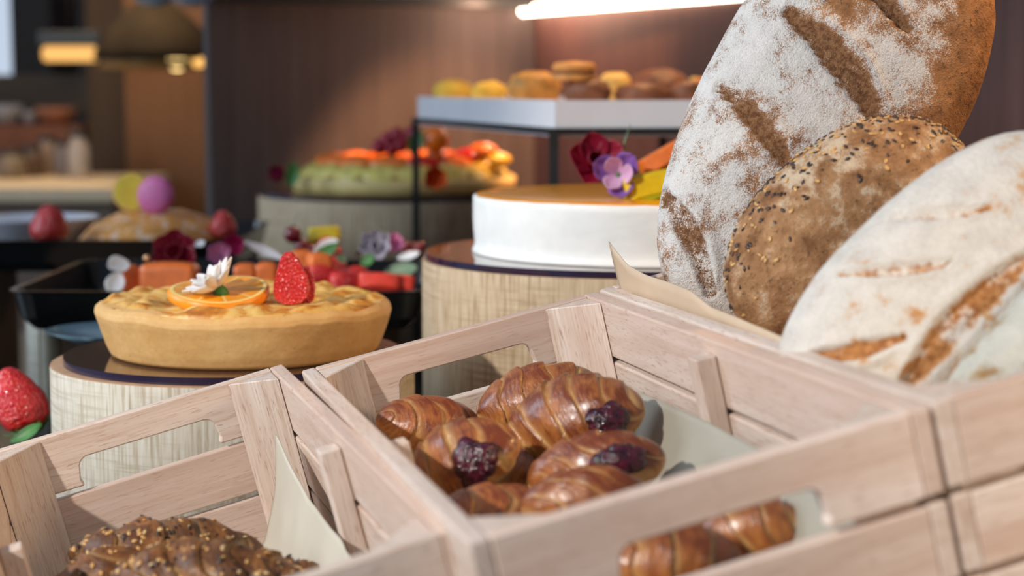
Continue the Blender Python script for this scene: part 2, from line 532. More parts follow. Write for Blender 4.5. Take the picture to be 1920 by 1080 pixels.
def liner(M, label, profile, ys, wave, mat=PAPER):
    """profile(y) gives the (x,z) polyline of the sheet across the crate at length y"""
    nu = 56; P = np.zeros((len(ys), nu, 3))
    for j, y in enumerate(ys):
        pl = np.array(profile(y), dtype=float)
        d = np.concatenate([[0], np.cumsum(np.hypot(np.diff(pl[:, 0]), np.diff(pl[:, 1])))])
        t = np.linspace(0, d[-1], nu)
        P[j, :, 0] = np.interp(t, d, pl[:, 0]); P[j, :, 2] = np.interp(t, d, pl[:, 1]); P[j, :, 1] = y
    # soften the folds across
    for _ in range(5):
        Q = P.copy(); Q[:, 1:-1] = (P[:, :-2] + P[:, 1:-1] * 2 + P[:, 2:]) / 4; P = Q
    P[..., 0] += wave * fbm(P, 16, 2, 3); P[..., 2] += wave * .6 * fbm(P, 12, 2, 9)
    o = sheet('paper_liner', P, mat, M=None, thick=.0006); o.matrix_world = M
    return tag(o, label, 'paper', 'paper liners in the crates')


YS = np.linspace(.02, CL - .055, 60)
liner(MC, 'cream paper sheet lining the crate of jam croissants',
      lambda y: [(.018, -.128), (.06, -.140), (.195, -.138), (.212, -.105), (.226, -.084), (.2405, -.058 - .002 * math.sin(y * 14))], YS, .003, PAPER_SHADED)
liner(ML, 'cream paper sheet curling up the right side of the crate of seeded rolls',
      lambda y: [(.020, -.118), (.05, -.140), (.17, -.147), (.206, -.135), (.226, -.095), (.239, interp(y, [(0, -.05), (.25, -.075), (.42, -.070), (.52, -.045), (.57, -.042)]))], np.linspace(.02, CL - .07, 60), .004)
liner(MR, 'brown parchment lining the crate of big loaves, its wavy edge standing above the rim',
      lambda y: [(.0135 + max(0, interp(y, [(0, -.02), (.25, .0), (.45, .002), (.60, .0)])), interp(y, [(0, -.02), (.15, -.006), (.25, .003), (.32, .006), (.38, .008), (.42, .016), (.47, .0175), (.53, .019), (.57, .024), (.61, .042)])),
                 (.0150, -.03), (.017, -.09), (.035, -.138), (.12, -.142), (.235, -.138), (.252, -.09), (.2545, -.02)], np.linspace(.016, CL - .016, 70), .0012, PAPERB)


# ------------------------------------------------------------------ big loaves
def loaf_mat(name, crust0, crust1, flour, amt, deep0=(84, 54, 36), deep1=(146, 108, 76), stip=1.6, bare=.9, slash=.42):
    m = NM(name, .8, .2); v = m.coord('Object')
    n1 = m.noise(v, 15, 4, .6); n2 = m.noise(v, 55, 4, .6); n3 = m.noise(v, 900, 2, .7); n4 = m.noise(v, 230, 3, .7)
    cr = m.ramp(n2, [(.32, srgb(crust0)), (.66, srgb(crust1))])
    cr = m.mix(m.ramp(n4, [(.56, (0, 0, 0)), (.68, (.7, .7, .7))]), cr, srgb(tuple(int(c * .6) for c in crust0)))
    c = lambda n, k: m.math('MULTIPLY', m.math('SUBTRACT', n, .5), k)
    fm = m.math('ADD', c(n1, 2.0), c(n2, 1.5)); fm = m.math('ADD', fm, c(n3, stip)); fm = m.math('ADD', fm, c(n4, .7))
    fm = m.math('ADD', fm, m.math('MULTIPLY', m.attr('bare'), -bare))
    fm = m.math('ADD', fm, m.math('MULTIPLY', m.attr('slash'), -slash))
    mask = m.ramp(m.math('ADD', fm, .5 + amt), [(.32, (0, 0, 0)), (.62, (.96, .96, .96))])
    fl = m.ramp(m.math('ADD', m.math('MULTIPLY', n3, .6), m.math('MULTIPLY', n2, .4)), [(.3, srgb(tuple(int(q * .82) for q in flour))), (.6, srgb(flour))])
    deep = m.mix(m.math('MULTIPLY', m.attr('slash'), .85), cr, m.ramp(n4, [(.4, srgb(deep0)), (.62, srgb(deep1))]))
    m.color(m.mix(mask, deep, fl))
    m.bump(m.math('ADD', m.math('MULTIPLY', n4, 1.2), m.math('MULTIPLY', n3, .6)), .8, .002)
    return m.m


def make_loaf(name, M, a, b, c, mat, label, slashes=(), barefn=None, ex=2.5, seed=0, lump=.004, group=None, depth=.006, taper=0.0, exz=2.1, flat=-.55):
    """M: frame whose x runs along the loaf and z out of its top crust"""
    nv, nu = 190, 260
    ph = np.linspace(-PI / 2, PI / 2, nv); th = np.linspace(0, 2 * PI, nu)
    sp = lambda x, e: np.sign(x) * np.abs(x) ** (2 / e)
    cx = sp(np.cos(ph), ex)[:, None]
    X = sp(np.sin(ph), ex)[:, None] * np.ones_like(th)[None]
    Y = cx * sp(np.cos(th), exz)[None]; Z = cx * sp(np.sin(th), exz)[None]
    Y = Y * (1 + taper * X)
    Zt = np.where(Z < flat, flat + (Z - flat) * .25, Z)
    P = np.stack([X * a, Y * b, Zt * c], 2)
    D = np.stack([X / a, Y / b, Z / c], 2); D /= np.linalg.norm(D, axis=2)[..., None]
    P = P + D * (lump * fbm(P, 9, 2, seed))[..., None] + D * (lump * .28 * fbm(P, 45, 3, seed + 5))[..., None]
    sl = np.zeros(P.shape[:2]); lift = np.zeros(P.shape[:2])
    wob = fbm(P, 40, 2, seed + 9) * .0025
    for (x0, y0, x1, y1, w) in slashes:
        A = np.array([x0, y0]); B = np.array([x1, y1]); ab = B - A; L2 = ab @ ab
        q = P[..., :2] - A; t = np.clip((q @ ab) / L2, 0, 1); C = A + t[..., None] * ab
        bow = np.sin(t * PI) * w * .35
        d = (P[..., 0] - C[..., 0]) * (-ab[1]) + (P[..., 1] - C[..., 1]) * ab[0]
        d = d / math.sqrt(L2) - bow
        de = np.where((t <= 0) | (t >= 1), np.hypot(P[..., 0] - C[..., 0], P[..., 1] - C[..., 1]), np.abs(d)) + wob
        ww = w * (.25 + .75 * np.sin(np.clip(t, .04, .96) * PI) ** .6)
        m = (1 - sstep(ww * .62, ww * .98, de)) * (Z > 0)
        sl = np.maximum(sl, m)
        lift = np.maximum(lift, np.exp(-((d - ww * 1.15) / (ww * .45)) ** 2) * ((t > 0) & (t < 1)) * (Z > 0) * np.sin(t * PI) ** .5)
    P = P - D * (sl * depth)[..., None] + D * (lift * depth * .55)[..., None]
    P[:, -1] = P[:, 0]
    bare = barefn(P, Z) if barefn else np.zeros(P.shape[:2])
    root = empty(name, M=M, label=label, cat='bread', group=group)
    mk('crust', P.reshape(-1, 3), gridf(nv, nu), mat, root, attrs={'slash': sl, 'bare': bare})
    return root, P, D


def px_local(M, pts, Y):
    """points seen in the picture, taken to a loaf's own plane"""
    Mi = M.inverted(); o = M.translation; n = M.to_3x3().col[2]; r = []
    for (px, py) in pts:
        q = wp(px, py, Y) - Vector((0, 0, CAMZ)); d = (o - Vector((0, 0, CAMZ))).dot(n) / q.dot(n)
        l = Mi @ (Vector((0, 0, CAMZ)) + q * d); r.append((l.x, l.y))
    return r


def slashes_px(M, lst, Y, dz):
    M2 = M.copy(); M2.translation = M.translation + M.to_3x3().col[2] * dz
    out = []
    for (x0, y0, x1, y1, w) in lst:
        (a, b), (c, d) = px_local(M2, [(x0, y0), (x1, y1)], Y); out.append((a, b, c, d, w))
    return out


LM1 = loaf_mat('floured_country_crust', (132, 92, 62), (184, 132, 86), (220, 218, 214), .20, slash=.62)
LM2 = loaf_mat('seeded_brown_crust', (128, 88, 56), (186, 142, 100), (208, 186, 158), -.26, stip=.8)
LM3 = loaf_mat('white_floured_crust', (196, 140, 84), (220, 178, 122), (226, 220, 210), .34, (140, 84, 48), (198, 140, 84), stip=.7, slash=.55)
LM4 = loaf_mat('patchy_floured_crust', (150, 116, 74), (190, 164, 116), (206, 204, 192), .10, stip=.7)

Y1 = 1.57
M1 = frame(1540, 222, Y1, 60, 6)
s1 = slashes_px(M1, [(1246, 352, 1335, 545, .012), (1352, 158, 1478, 322, .010), (1478, 20, 1650, 235, .015), (1585, -60, 1700, 60, .008)], Y1, .045)
make_loaf('country_loaf', M1, .204, .108, .058, LM1, 'tallest loaf, floured country bread standing on end at the back of the right crate', s1,
          lambda P, Z: sstep(.045, .095, -P[..., 1] + P[..., 0] * .12 + .020 * fbm(P, 22, 3, 4)) * 1.1 + .22 * sstep(-.02, .12, P[..., 0]), seed=3, ex=2.4, taper=.10, lump=.004, depth=.006)
Y2 = 1.42
M2 = frame(1597, 436, Y2, 41, 10)
r2, P2, D2 = make_loaf('seeded_round_loaf', M2, .1135, .0745, .055, LM2, 'brown seeded loaf without flour slashes, leaning between the two white floured loaves', (), None, seed=11, ex=2.1, lump=.003)
Y3 = 1.225
M3 = frame(1800, 570, Y3, 43, 14)
s3 = slashes_px(M3, [(1850, 392, 1690, 392, .0060), (1770, 498, 1585, 502, .0062), (1690, 636, 1508, 662, .0085), (1682, 745, 1930, 480, .0125)], Y3, .045)
make_loaf('slashed_white_loaf', M3, .142, .084, .052, LM3, 'thickly floured white loaf with curved slashes, lying in front of the seeded loaf', s3, lambda P, Z: .25 * sstep(.0, .09, -P[..., 1]), seed=21, ex=2.5, lump=.003, depth=.005)
Y4 = 1.13
M4 = frame(2022, 760, Y4, 50, 18)
make_loaf('patchy_white_loaf', M4, .13, .073, .045, LM4, 'patchy floured loaf cut off by the right edge of the photo', (), None, seed=31, ex=2.4, lump=.003)


def seeds_on(name, parent, pts, nrm, size, mats, n_mat, rnd, flat=.35):
    """a scatter of flat seed bodies lying on a surface"""
    base = []; fb = []
    k1, k2 = 6, 4
    V = []; Fc = []; MI = []
    for p, n in zip(pts, nrm):
        n = Vector(n).normalized(); t = n.orthogonal().normalized(); ang = rnd.uniform(0, 2 * PI)
        t = (Matrix.Rotation(ang, 3, n) @ t); b = n.cross(t); s = size * rnd.uniform(.7, 1.2); off = len(V)
        c = Vector(p) + n * (s * .12)
        tilt = rnd.uniform(-.3, .3); t = (t + n * tilt).normalized(); b = n.cross(t).normalized()
        for j in range(1, k2):
            f = j / k2; r = math.sin(f * PI) ** .8 * .5 * (1 - .25 * f)
            for i in range(k1):
                a = 2 * PI * i / k1
                V.append(tuple(c + t * ((f - .5) * s * 1.6) + b * (math.cos(a) * r * s) + n * (math.sin(a) * r * s * flat * 1.3)))
        V.append(tuple(c - t * s * .8)); V.append(tuple(c + t * s * .8)); e0 = len(V) - 2; e1 = len(V) - 1
        mi = rnd.choice(n_mat)
        for j in range(k2 - 2):
            for i in range(k1):
                Fc.append([off + j * k1 + i, off + j * k1 + (i + 1) % k1, off + (j + 1) * k1 + (i + 1) % k1, off + (j + 1) * k1 + i]); MI.append(mi)
        for i in range(k1):
            Fc.append([e0, off + (i + 1) % k1, off + i]); MI.append(mi)
            q = off + (k2 - 2) * k1; Fc.append([e1, q + i, q + (i + 1) % k1]); MI.append(mi)
    o = mk(name, V, Fc, mats, parent); o.data.polygons.foreach_set('material_index', MI)
    return o


SEEDM = [plain('golden_seed', (206, 160, 98), .35, .2, 200), plain('dark_seed', (62, 44, 34), .35, .2, 200), plain('pale_seed', (216, 186, 132), .4, .15, 200)]
rnd = random.Random(5)
Pf = P2.reshape(-1, 3); Df = D2.reshape(-1, 3)
w = []
idx = [i for i in range(len(Pf)) if Pf[i, 2] > -.01]
ch = []
for _ in range(9000):
    i = rnd.choice(idx); x, y, z = Pf[i] / np.array([.1135, .0745, .055])
    edge = max(0, y) * 1.3 + max(0, x - .2) * .8 + .05
    if rnd.random() < edge ** 2.2 * .32: ch.append(i)
    if len(ch) > 620: break
sd = seeds_on('seed_topping', r2, Pf[ch], Df[ch], .0034, SEEDM, [0, 0, 1, 1, 1], rnd)
tag(sd, 'linseed and golden grains baked into the crust', kind='stuff')


# ------------------------------------------------------------------ laminated pastries
def pastry_mat(name, dark, mid, pale, rough=.33, coat=.25, edgek=1.0):
    m = NM(name, rough, .45); v = m.coord('Object')
    n1 = m.noise(v, 38, 4, .6, .5); n2 = m.noise(v, 120, 3, .6)
    cb = m.new('ShaderNodeCombineXYZ'); m.link(m.attr('lay'), cb.inputs[0])
    mp = m.new('ShaderNodeVectorMath', operation='ADD'); m.link(cb.outputs[0], mp.inputs[0])
    sv = m.new('ShaderNodeVectorMath', operation='SCALE'); m.link(v, sv.inputs[0]); sv.inputs['Scale'].default_value = 14; m.link(sv.outputs[0], mp.inputs[1])
    st = m.noise(mp.outputs[0], 5.0, 3, .7)
    t = m.math('ADD', m.math('MULTIPLY', n1, .85), m.math('MULTIPLY', m.attr('brown'), .50))
    t = m.math('ADD', t, m.math('MULTIPLY', m.math('SUBTRACT', st, .5), .6))
    col = m.ramp(t, [(.36, srgb(pale)), (.62, srgb(mid)), (.90, srgb(dark))])
    ek = m.ramp(m.math('ADD', m.math('MULTIPLY', n1, .6), m.math('MULTIPLY', st, .5)), [(.42, (.1, .1, .1)), (.62, (edgek, edgek, edgek))])
    col = m.mix(m.math('MULTIPLY', m.attr('edge'), ek), col, srgb(pale))
    m.color(col); m.bump(m.math('ADD', m.math('MULTIPLY', st, 1.2), m.math('MULTIPLY', n2, .7)), .6, .0014)
    m.b.inputs['Coat Weight'].default_value = coat; m.b.inputs['Coat Roughness'].default_value = .22
    return m.m


CRO = pastry_mat('glazed_croissant', (112, 52, 24), (172, 106, 52), (214, 168, 104))
ROLL = pastry_mat('seeded_roll_crust', (92, 54, 24), (148, 96, 46), (190, 150, 96), .48, .03)
def jam_mat():
    m = NM('berry_jam', .12, .6); v = m.coord('Object'); n = m.noise(v, 170, 3)
    m.color(m.ramp(n, [(.35, srgb((30, 5, 16))), (.65, srgb((82, 16, 38)))])); m.bump(m.noise(v, 260, 2), .8, .003)
    return m.m


JAM = jam_mat()


def make_pastry(name, M, L, ry, rz, mat, label, cat, group, lumps=0, layers=6, slant=.35, gd=.0032, seed=0, bend=.0, jam=None, tip=2.3, jamsize=(.32, .5), paleat=None):
    nv, nu = 150, 120
    t = np.linspace(0, 1, nv); th = np.linspace(0, 2 * PI, nu)
    s = t * 2 - 1
    prof = (1 - np.abs(s) ** tip) ** .5 * (.92 + .08 * np.cos(s * 3))
    X = s[:, None] * L / 2 * np.ones(nu); CY = np.cos(th)[None]; SZ = np.sin(th)[None]
    q = (s[:, None] * .5 + .5) * layers + slant * np.cos(th)[None] + .25 * np.sin(th * 2 + seed)[None]
    q = q + .18 * vn(np.stack([X * 60, CY * 1.5 + 0 * X, SZ * 1.5 + 0 * X], 2), 1, seed)
    sgn = np.where(s > 0, 1, -1)[:, None]
    fr = q - np.floor(q)
    step = np.minimum(fr * 1.0, 1) ** .8                      # saw: rises, then drops to the next layer
    disp = -gd * (1 - step) * (prof[:, None] ** .5)
    wdt = .36 + .42 * vn(np.stack([X * 45, CY * 1.3 + 0 * X, SZ * 1.3 + 0 * X], 2), 1, seed + 20)
    edge = (1 - sstep(0, np.clip(wdt, .05, 1), fr)) * .9 + sstep(.95, 1.0, fr) * .3
    R = prof[:, None]
    P = np.stack([X, (ry * R + disp) * CY, (rz * R + disp) * np.where(SZ < 0, SZ * .72, SZ)], 2)
    P[..., 1] += bend * (s[:, None] ** 2)
    P += (np.stack([0 * X, CY + 0 * X, SZ + 0 * X], 2)) * (.0022 * fbm(P, 40, 3, seed + 3))[..., None]
    if lumps: P += (np.stack([0 * X, CY + 0 * X, SZ + 0 * X], 2)) * (lumps * fbm(P, 30, 2, seed + 40) * 1.6)[..., None]
    P[:, -1] = P[:, 0]
    brown = np.clip(.35 + .5 * SZ + .25 * fbm(P, 25, 2, seed + 7), 0, 1)
    root = empty(name, M=M, label=label, cat=cat, group=group)
    mk('baked_body', P.reshape(-1, 3), gridf(nv, nu), mat, root, attrs={'edge': edge, 'brown': brown, 'lay': q})
    if jam is not None:
        # jam oozing from the open end: a swollen patch following the surface
        s0, a0 = jam; ks, ka = jamsize
        g = 40; V = np.zeros((g, g, 3))
        for j in range(g):
            for i in range(g):
                u = (i / (g - 1)) * 2 - 1; v = (j / (g - 1)) * 2 - 1
                # disc map
                uu = u * math.sqrt(1 - v * v / 2); vv = v * math.sqrt(1 - u * u / 2); rr = math.hypot(uu, vv)
                th_a = math.atan2(vv, uu); k = 1 + .16 * math.sin(3 * th_a + seed) + .12 * math.sin(5 * th_a + 2 * seed) + .08 * math.sin(9 * th_a)
                ss = s0 + uu * ks * k; aa = math.radians(a0) + vv * ka * k
                ss = min(ss, .97); pr = (1 - abs(ss) ** tip) ** .5
                lift = .0022 * math.sqrt(max(0, 1 - rr ** 2)) - .0016 * (rr > .9)
                V[j, i] = (ss * L / 2 + lift, (ry * pr + lift) * math.cos(aa) + bend * ss * ss, (rz * pr + lift) * math.sin(aa) * (1 if math.sin(aa) > 0 else .72))
        V += (.0014 * fbm(V, 150, 2, seed))[..., None]
        jo = mk('jam_filling', V.reshape(-1, 3), gridf(g, g), JAM, root)
        md = jo.modifiers.new('s', 'SOLIDIFY'); md.thickness = .004; md.offset = -1
        jo['label'] = 'dark purple berry jam showing at the open end'
    return root, P


CG = 'jam croissants in the middle crate'
def cro(px, py, Y, ang, lean, turn, L, ry, rz, label, **k):
    return make_pastry('jam_croissant', frame(px, py, Y, ang, lean, turn), L, ry, rz, CRO, label, 'pastry', CG, **k)


cro(812, 806, 1.45, 18, 55, -20, .098, .030, .028, 'jam croissant deepest in the left back corner of the pile, half behind another', seed=1, layers=5)
cro(868, 868, 1.31, -8, 42, 34, .098, .036, .031, 'jam croissant at the left of the pile with purple jam at its lower right end', seed=2, layers=4, jam=(.55, 134), jamsize=(.24, .50), slant=.8)
cro(1012, 752, 1.46, 14, 50, 10, .106, .034, .031, 'jam croissant at the back of the pile, mostly hidden behind the largest one', seed=3, layers=5)
cro(1080, 786, 1.37, -10, 38, 24, .112, .038, .034, 'largest jam croissant on top of the pile, jam at its right end', seed=4, layers=5, jam=(.66, 136), jamsize=(.19, .42), slant=.9)
cro(1118, 880, 1.26, 2, 48, 14, .100, .030, .026, 'flat jam croissant with a long jam slit, below the largest one', seed=5, layers=4, jam=(.42, 120), jamsize=(.30, .26), slant=1.0)
cro(985, 880, 1.38, -20, 50, 0, .095, .028, .024, 'jam croissant in the dark gap between the left one and the largest one', seed=7, layers=4)
cro(1095, 938, 1.18, 8, 55, 6, .085, .026, .023, 'jam croissant with a pale seam and no jam showing, nearest the front board', seed=6, layers=3, slant=.9)
cro(930, 965, 1.20, 5, 60, 0, .090, .026, .020, 'dark jam croissant under the pile at the front left corner of the crate', seed=8, layers=4)
cro(1245, 1052, 1.08, 14, 55, 0, .098, .028, .026, 'jam croissant seen through the front handle slot, on the left', seed=9, layers=4)
cro(1415, 1000, 1.12, 12, 55, 0, .075, .026, .026, 'jam croissant seen through the front handle slot, on the right', seed=10, layers=4)

RG = 'seeded rolls in the left crate'
def roll(px, py, Y, ang, lean, turn, L, ry, rz, label, seed, ns, **k):
    r, P = make_pastry('seeded_roll', frame(px, py, Y, ang, lean, turn), L, ry, rz, ROLL, label, 'bread roll', RG, seed=seed, gd=.0058, lumps=.0065, **k)
    Q = P[4:-4].reshape(-1, 3); rd = random.Random(seed)
    c = [rd.randrange(len(Q)) for _ in range(ns * 2)]; c = [i for i in c if Q[i, 2] > -.004][:ns]
    N = Q[c] / np.array([L, ry * 1.3, rz * 1.3]) ** 2
    so = seeds_on('seed_topping', r, Q[c], N, .0034, SEEDM, [0, 0, 0, 1, 1, 2], rd)
    tag(so, 'sesame, linseed and pumpkin seeds', kind='stuff')


roll(318, 1052, 1.33, 2, 48, -8, .150, .034, .036, 'seeded twisted roll at the back of the left crate, its bumpy top against the boards', 2, 260, layers=5, slant=.5)
roll(400, 1112, 1.22, -8, 50, 0, .150, .036, .034, 'seeded twisted roll in front of the other, running to the right', 5, 260, layers=6, slant=.6)
roll(548, 1102, 1.30, -20, 50, 0, .050, .020, .020, 'small seeded roll end poking out by the cream paper', 8, 50, layers=2)
roll(180, 1110, 1.28, 50, 50, 0, .100, .030, .030, 'seeded roll low at the left of the left crate, beside the twisted ones', 12, 130, layers=3)


# ------------------------------------------------------------------ round drums with mirror discs
def drum(px, ytop, Y, R, label, ven, disc_label, disc_r, dx=0):
    c = wp(px, ytop, Y); h = c.z - CT - .001
    d = empty('round_wooden_drum', (c.x, c.y, CT + .001), label, 'display stand', 'round wood veneer display drums')
    lathe('drum_side', [(R - .012, 0), (R, .0), (R, h)], 128, ven, d, smooth=True)
    lathe('drum_top', [(R, h - .0006), (R - .0015, h), (0, h)], 128, PLY, d, smooth=False)
    th = .0075
    a = empty('mirror_disc', (c.x + dx, c.y, c.z + .0004), disc_label, 'disc', 'purple mirror discs on the drums')
    lathe('disc_top', [(disc_r, th), (0, th + .0001)], 128, MIRROR, a, smooth=False)
    lathe('disc_edge', [(0, 0), (disc_r, 0), (disc_r, th)], 128, EDGE, a, smooth=False)
    return Vector((c.x + dx, c.y, c.z + .0004 + th))


D1 = drum(440, 672, 1.87, 340 / F * 1.87, 'nearest wooden drum, behind the left and middle crates, carrying the plain brown tart', VEN, 'purple mirror disc under the plain brown tart', 316 / F * 1.87)
D2 = drum(1190, 482, 2.17, 400 / F * 2.17, 'wide tan drum behind the middle crate, carrying the white cake', VEN2, 'purple mirror disc under the white cake', 394 / F * 2.17)
D3 = drum(752, 364, 3.56, 266 / F * 3.56, 'farthest drum against the brown wall, carrying the fruit tart', VEN2, 'dark mirror disc under the fruit tart', 262 / F * 3.56)

# plain tart ---------------------------------------------------------
def tart_mat():
    m = NM('baked_shortcrust', .6, .3); v = m.coord('Object')
    col = m.ramp(m.math('ADD', m.math('MULTIPLY', m.noise(v, 22, 4), .7), m.math('MULTIPLY', m.noise(v, 150, 3), .3)), [(.3, srgb((204, 156, 94))), (.7, srgb((226, 186, 124)))])
    col = m.mix(m.ramp(m.noise(v, 260, 2), [(.68, (0, 0, 0)), (.76, (.5, .5, .5))]), col, srgb((150, 98, 52)))
    m.color(col); m.bump(m.noise(v, 180, 4), .4, .001); return m.m


def fill_mat():
    m = NM('baked_fruit_filling', .42, .4); v = m.coord('Object')
    n = m.noise(v, 42, 3, .5, .6); n2 = m.noise(v, 60, 3, .6)
    col = m.ramp(n, [(.30, srgb((168, 100, 36))), (.42, srgb((206, 140, 52))), (.50, srgb((220, 176, 96))), (.62, srgb((226, 186, 112))), (.72, srgb((216, 188, 70)))])
    col = m.mix(m.ramp(n2, [(.66, (0, 0, 0)), (.72, (.8, .8, .8))]), col, srgb((120, 70, 28)))
    m.color(col); m.bump(n, .5, .004); return m.m


SHORT = tart_mat(); FILL = fill_mat()
k1 = 1.87 / F
rt, rb = 277 * k1, 250 * k1
tart = empty('plain_tart', D1 + Vector((21 * k1, 0, 0)), 'golden deep tart with a browned bumpy top, on the nearest drum', 'tart')


def tart_disp(P):
    th = np.arctan2(P[..., 1], P[..., 0]); z = P[..., 2]; q = P.copy()
    wv = .0050 * vn(np.stack([np.cos(th) * 3, np.sin(th) * 3, 0 * th], 2), 1, 7) + .0028 * vn(np.stack([np.cos(th) * 9, np.sin(th) * 9, 0 * th], 2), 1, 17)
    f = sstep(.0, .050, z)
    q[..., 2] += wv * f; r = 1 + (.0015 * fbm(P, 30, 3, 2)) / .15
    q[..., 0] *= r; q[..., 1] *= r; return q


lathe('pastry_case', [(0, .0005), (rb - .004, .0005), (rb, .003), (rb + .0045, .012), (rb + .0085, .023), (rt - .0032, .033), (rt - .0014, .038), (rt + .0002, .0435), (rt - .001, .0490), (rt - .006, .0530), (rt - .016, .0545)], 160, SHORT, tart, disp=tart_disp, sub=4)


def fill_disp(P):
    q = P.copy(); r = np.hypot(P[..., 0], P[..., 1]); n = fbm(P, 26, 3, 8)
    q[..., 2] += (.0075 * n + .006 * np.abs(vn(P, 48, 3))) * sstep(rt - .004, rt - .02, r) + .0012; return q


lathe('fruit_filling', [(0, .0545), (rt * .5, .0545), (rt - .03, .0550), (rt - .008, .0530), (rt - .005, .046)], 160, FILL, tart, disp=fill_disp, sub=16)


# citrus slice -----------------------------------------------------------
def citrus_mat(name, c):
    m = NM(name, .25, .5); tc = m.new('ShaderNodeTexCoord'); sx = m.new('ShaderNodeSeparateXYZ'); m.link(tc.outputs['Object'], sx.inputs[0])
    a = m.math('ARCTAN2', sx.outputs['Y'], sx.outputs['X'])
    f = m.math('FRACT', m.math('MULTIPLY', m.math('ADD', a, PI), 10 / (2 * PI)))
    d = m.math('ABSOLUTE', m.math('SUBTRACT', f, .5))
    w = m.ramp(d, [(.43, (0, 0, 0)), (.48, (1, 1, 1))])
    base = m.ramp(m.noise(tc.outputs['Object'], 90, 3), [(.3, srgb(c)), (.7, srgb(tuple(min(255, int(v * 1.12)) for v in c)))])
    m.color(m.mix(w, base, srgb((240, 214, 140)))); m.b.inputs['Subsurface Weight'].default_value = .2; m.b.inputs['Subsurface Radius'].default_value = (.005, .003, .001)
    return m.m


CIT_O = citrus_mat('orange_pulp', (226, 150, 30)); CIT_Y = citrus_mat('lemon_pulp', (244, 204, 60))
RIND_O = plain('orange_rind', (244, 146, 14), .4, .08, 200); RIND_Y = plain('yellow_rind', (240, 176, 20), .4, .08, 200)
PITH = plain('citrus_pith', (238, 212, 130), .5, .05)


def citrus(name, M, r, th, pulp, rind, label, wave=0):
    o = empty(name, M=M, label=label, cat='fruit slice')
    def dz(P):
        q = P.copy(); a = np.arctan2(P[..., 1], P[..., 0]); q[..., 2] += wave * np.sin(a * 2 + .6) * (np.hypot(P[..., 0], P[..., 1]) / r) ** 2; return q
    lathe('rind', [(r * .95, -th / 2), (r, -th * .3), (r, th * .3), (r * .95, th / 2)], 64, rind, o, disp=dz)
    lathe('pith', [(r * .95, th / 2), (r * .88, th / 2 + .0003)], 64, PITH, o, disp=dz)
    lathe('pulp', [(r * .88, th / 2 + .0002), (r * .5, th / 2 + .0002), (0, th / 2 - .0006)], 64, pulp, o, disp=dz)
    lathe('underside', [(r * .95, -th / 2), (0, -th / 2)], 64, PITH, o, disp=dz)
    return o


oc = wp(407, 553, 1.80)
citrus('orange_slice', mat_from(Vector((1, 0, 0)), Vector((0, .985, .17)), Vector((0, -.17, .985)), (oc.x, 1.81, D1.z + .0670)), 95 / F * 1.81, .011, CIT_O, RIND_O, 'orange slice lying flat on the plain tart, under the white flower', wave=.0022)


def petal_grid(L, wd, curl, cup, n=(12, 9), ruf=0, seed=0, tipw=.0):
    P = np.zeros(n + (3,))
    for i in range(n[0]):
        t = i / (n[0] - 1)
        w = wd * (math.sin(min(1, t * 1.02) * PI * .94 + .10) ** .75 if t < 1 else .12)
        for j in range(n[1]):
            s = j / (n[1] - 1) * 2 - 1
            a = curl * t
            x = L * (math.sin(a) / curl if abs(curl) > 1e-3 else t) if True else 0
            z = L * ((1 - math.cos(a)) / curl if abs(curl) > 1e-3 else 0)
            P[i, j] = (x, s * w / 2, z + cup * s * s * w + ruf * math.sin(s * 7 + seed) * t)
    return P


def flower(name, M, label, rings, center=None, cr=.003, cat='flower', group=None, calyx=None):
    """rings: (count, length, width, elevation, curl, cup, ruffle, material, phase)"""
    o = empty(name, M=M, label=label, cat=cat, group=group); k = 0
    for (n, L, wd, el, curl, cup, ruf, mat, ph0) in rings:
        for i in range(n):
            k += 1
            P = petal_grid(L, wd, curl, cup, ruf=ruf, seed=k)
            sheet('petal', P, mat, o, thick=.0006, M=RZ(360 * i / n + ph0 + random.uniform(-6, 6)) @ RY(-el + random.uniform(-5, 5)) @ T(cr * .5, 0, 0))
    if center: ball('flower_center', cr, center, o, n=10, sc=(1, 1, .7), amp=cr * .2, fs=400)
    if calyx:
        ball('calyx', cr * 1.5, calyx, o, n=10, sc=(1, 1, 1.3), M=T(0, 0, -cr * 1.2))
    return o


fp = wp(400, 552, 1.79)
_z = Vector((-.55, -.12, .82)).normalized(); _x = Vector((.82, 0, .55)).normalized(); _y = _z.cross(_x)
flower('white_daisy', mat_from(_x, _y, _z, wp(408, 541, 1.79)), 'small white flower tilted on the orange slice', [(9, .033, .0145, 14, .5, .3, .0004, WHITEP, 0), (7, .026, .012, 34, .5, .3, .0004, WHITEP, 20)], PALEOR, .005, calyx=LEAF)


def strawberry(M, L, r, label, group=None, calyx=True, cut=False, name='strawberry'):
    o = empty(name, M=M, label=label, cat='fruit', group=group)
    prof = [(0, 0), (r * .22, L * .015), (r * .5, L * .12), (r * .75, L * .30), (r * .95, L * .52), (r, L * .70), (r * .9, L * .86), (r * .6, L * .96), (0, L)]
    def dz(P):
        q = P.copy(); n = 1 + (.16 if cut else .09) * fbm(P, 1.6 / r, 3, int(L * 5000)); q[..., 0] *= n; q[..., 1] *= n
        if cut: q[..., 1] = np.minimum(q[..., 1], r * .25)
        return q
    lathe('berry_flesh', prof, 40, STRAW, o, disp=dz, sub=4)
    if calyx:
        for i in range(7):
            P = petal_grid(r * 1.1, r * .42, -.8, .1)
            sheet('calyx_leaf', P, LEAF, o, thick=.0006, M=T(0, 0, L * .99) @ RZ(i * 51.4) @ RY(-10))
    return o


def upv(tx=0, ty=0): return RX(tx) @ RY(ty)


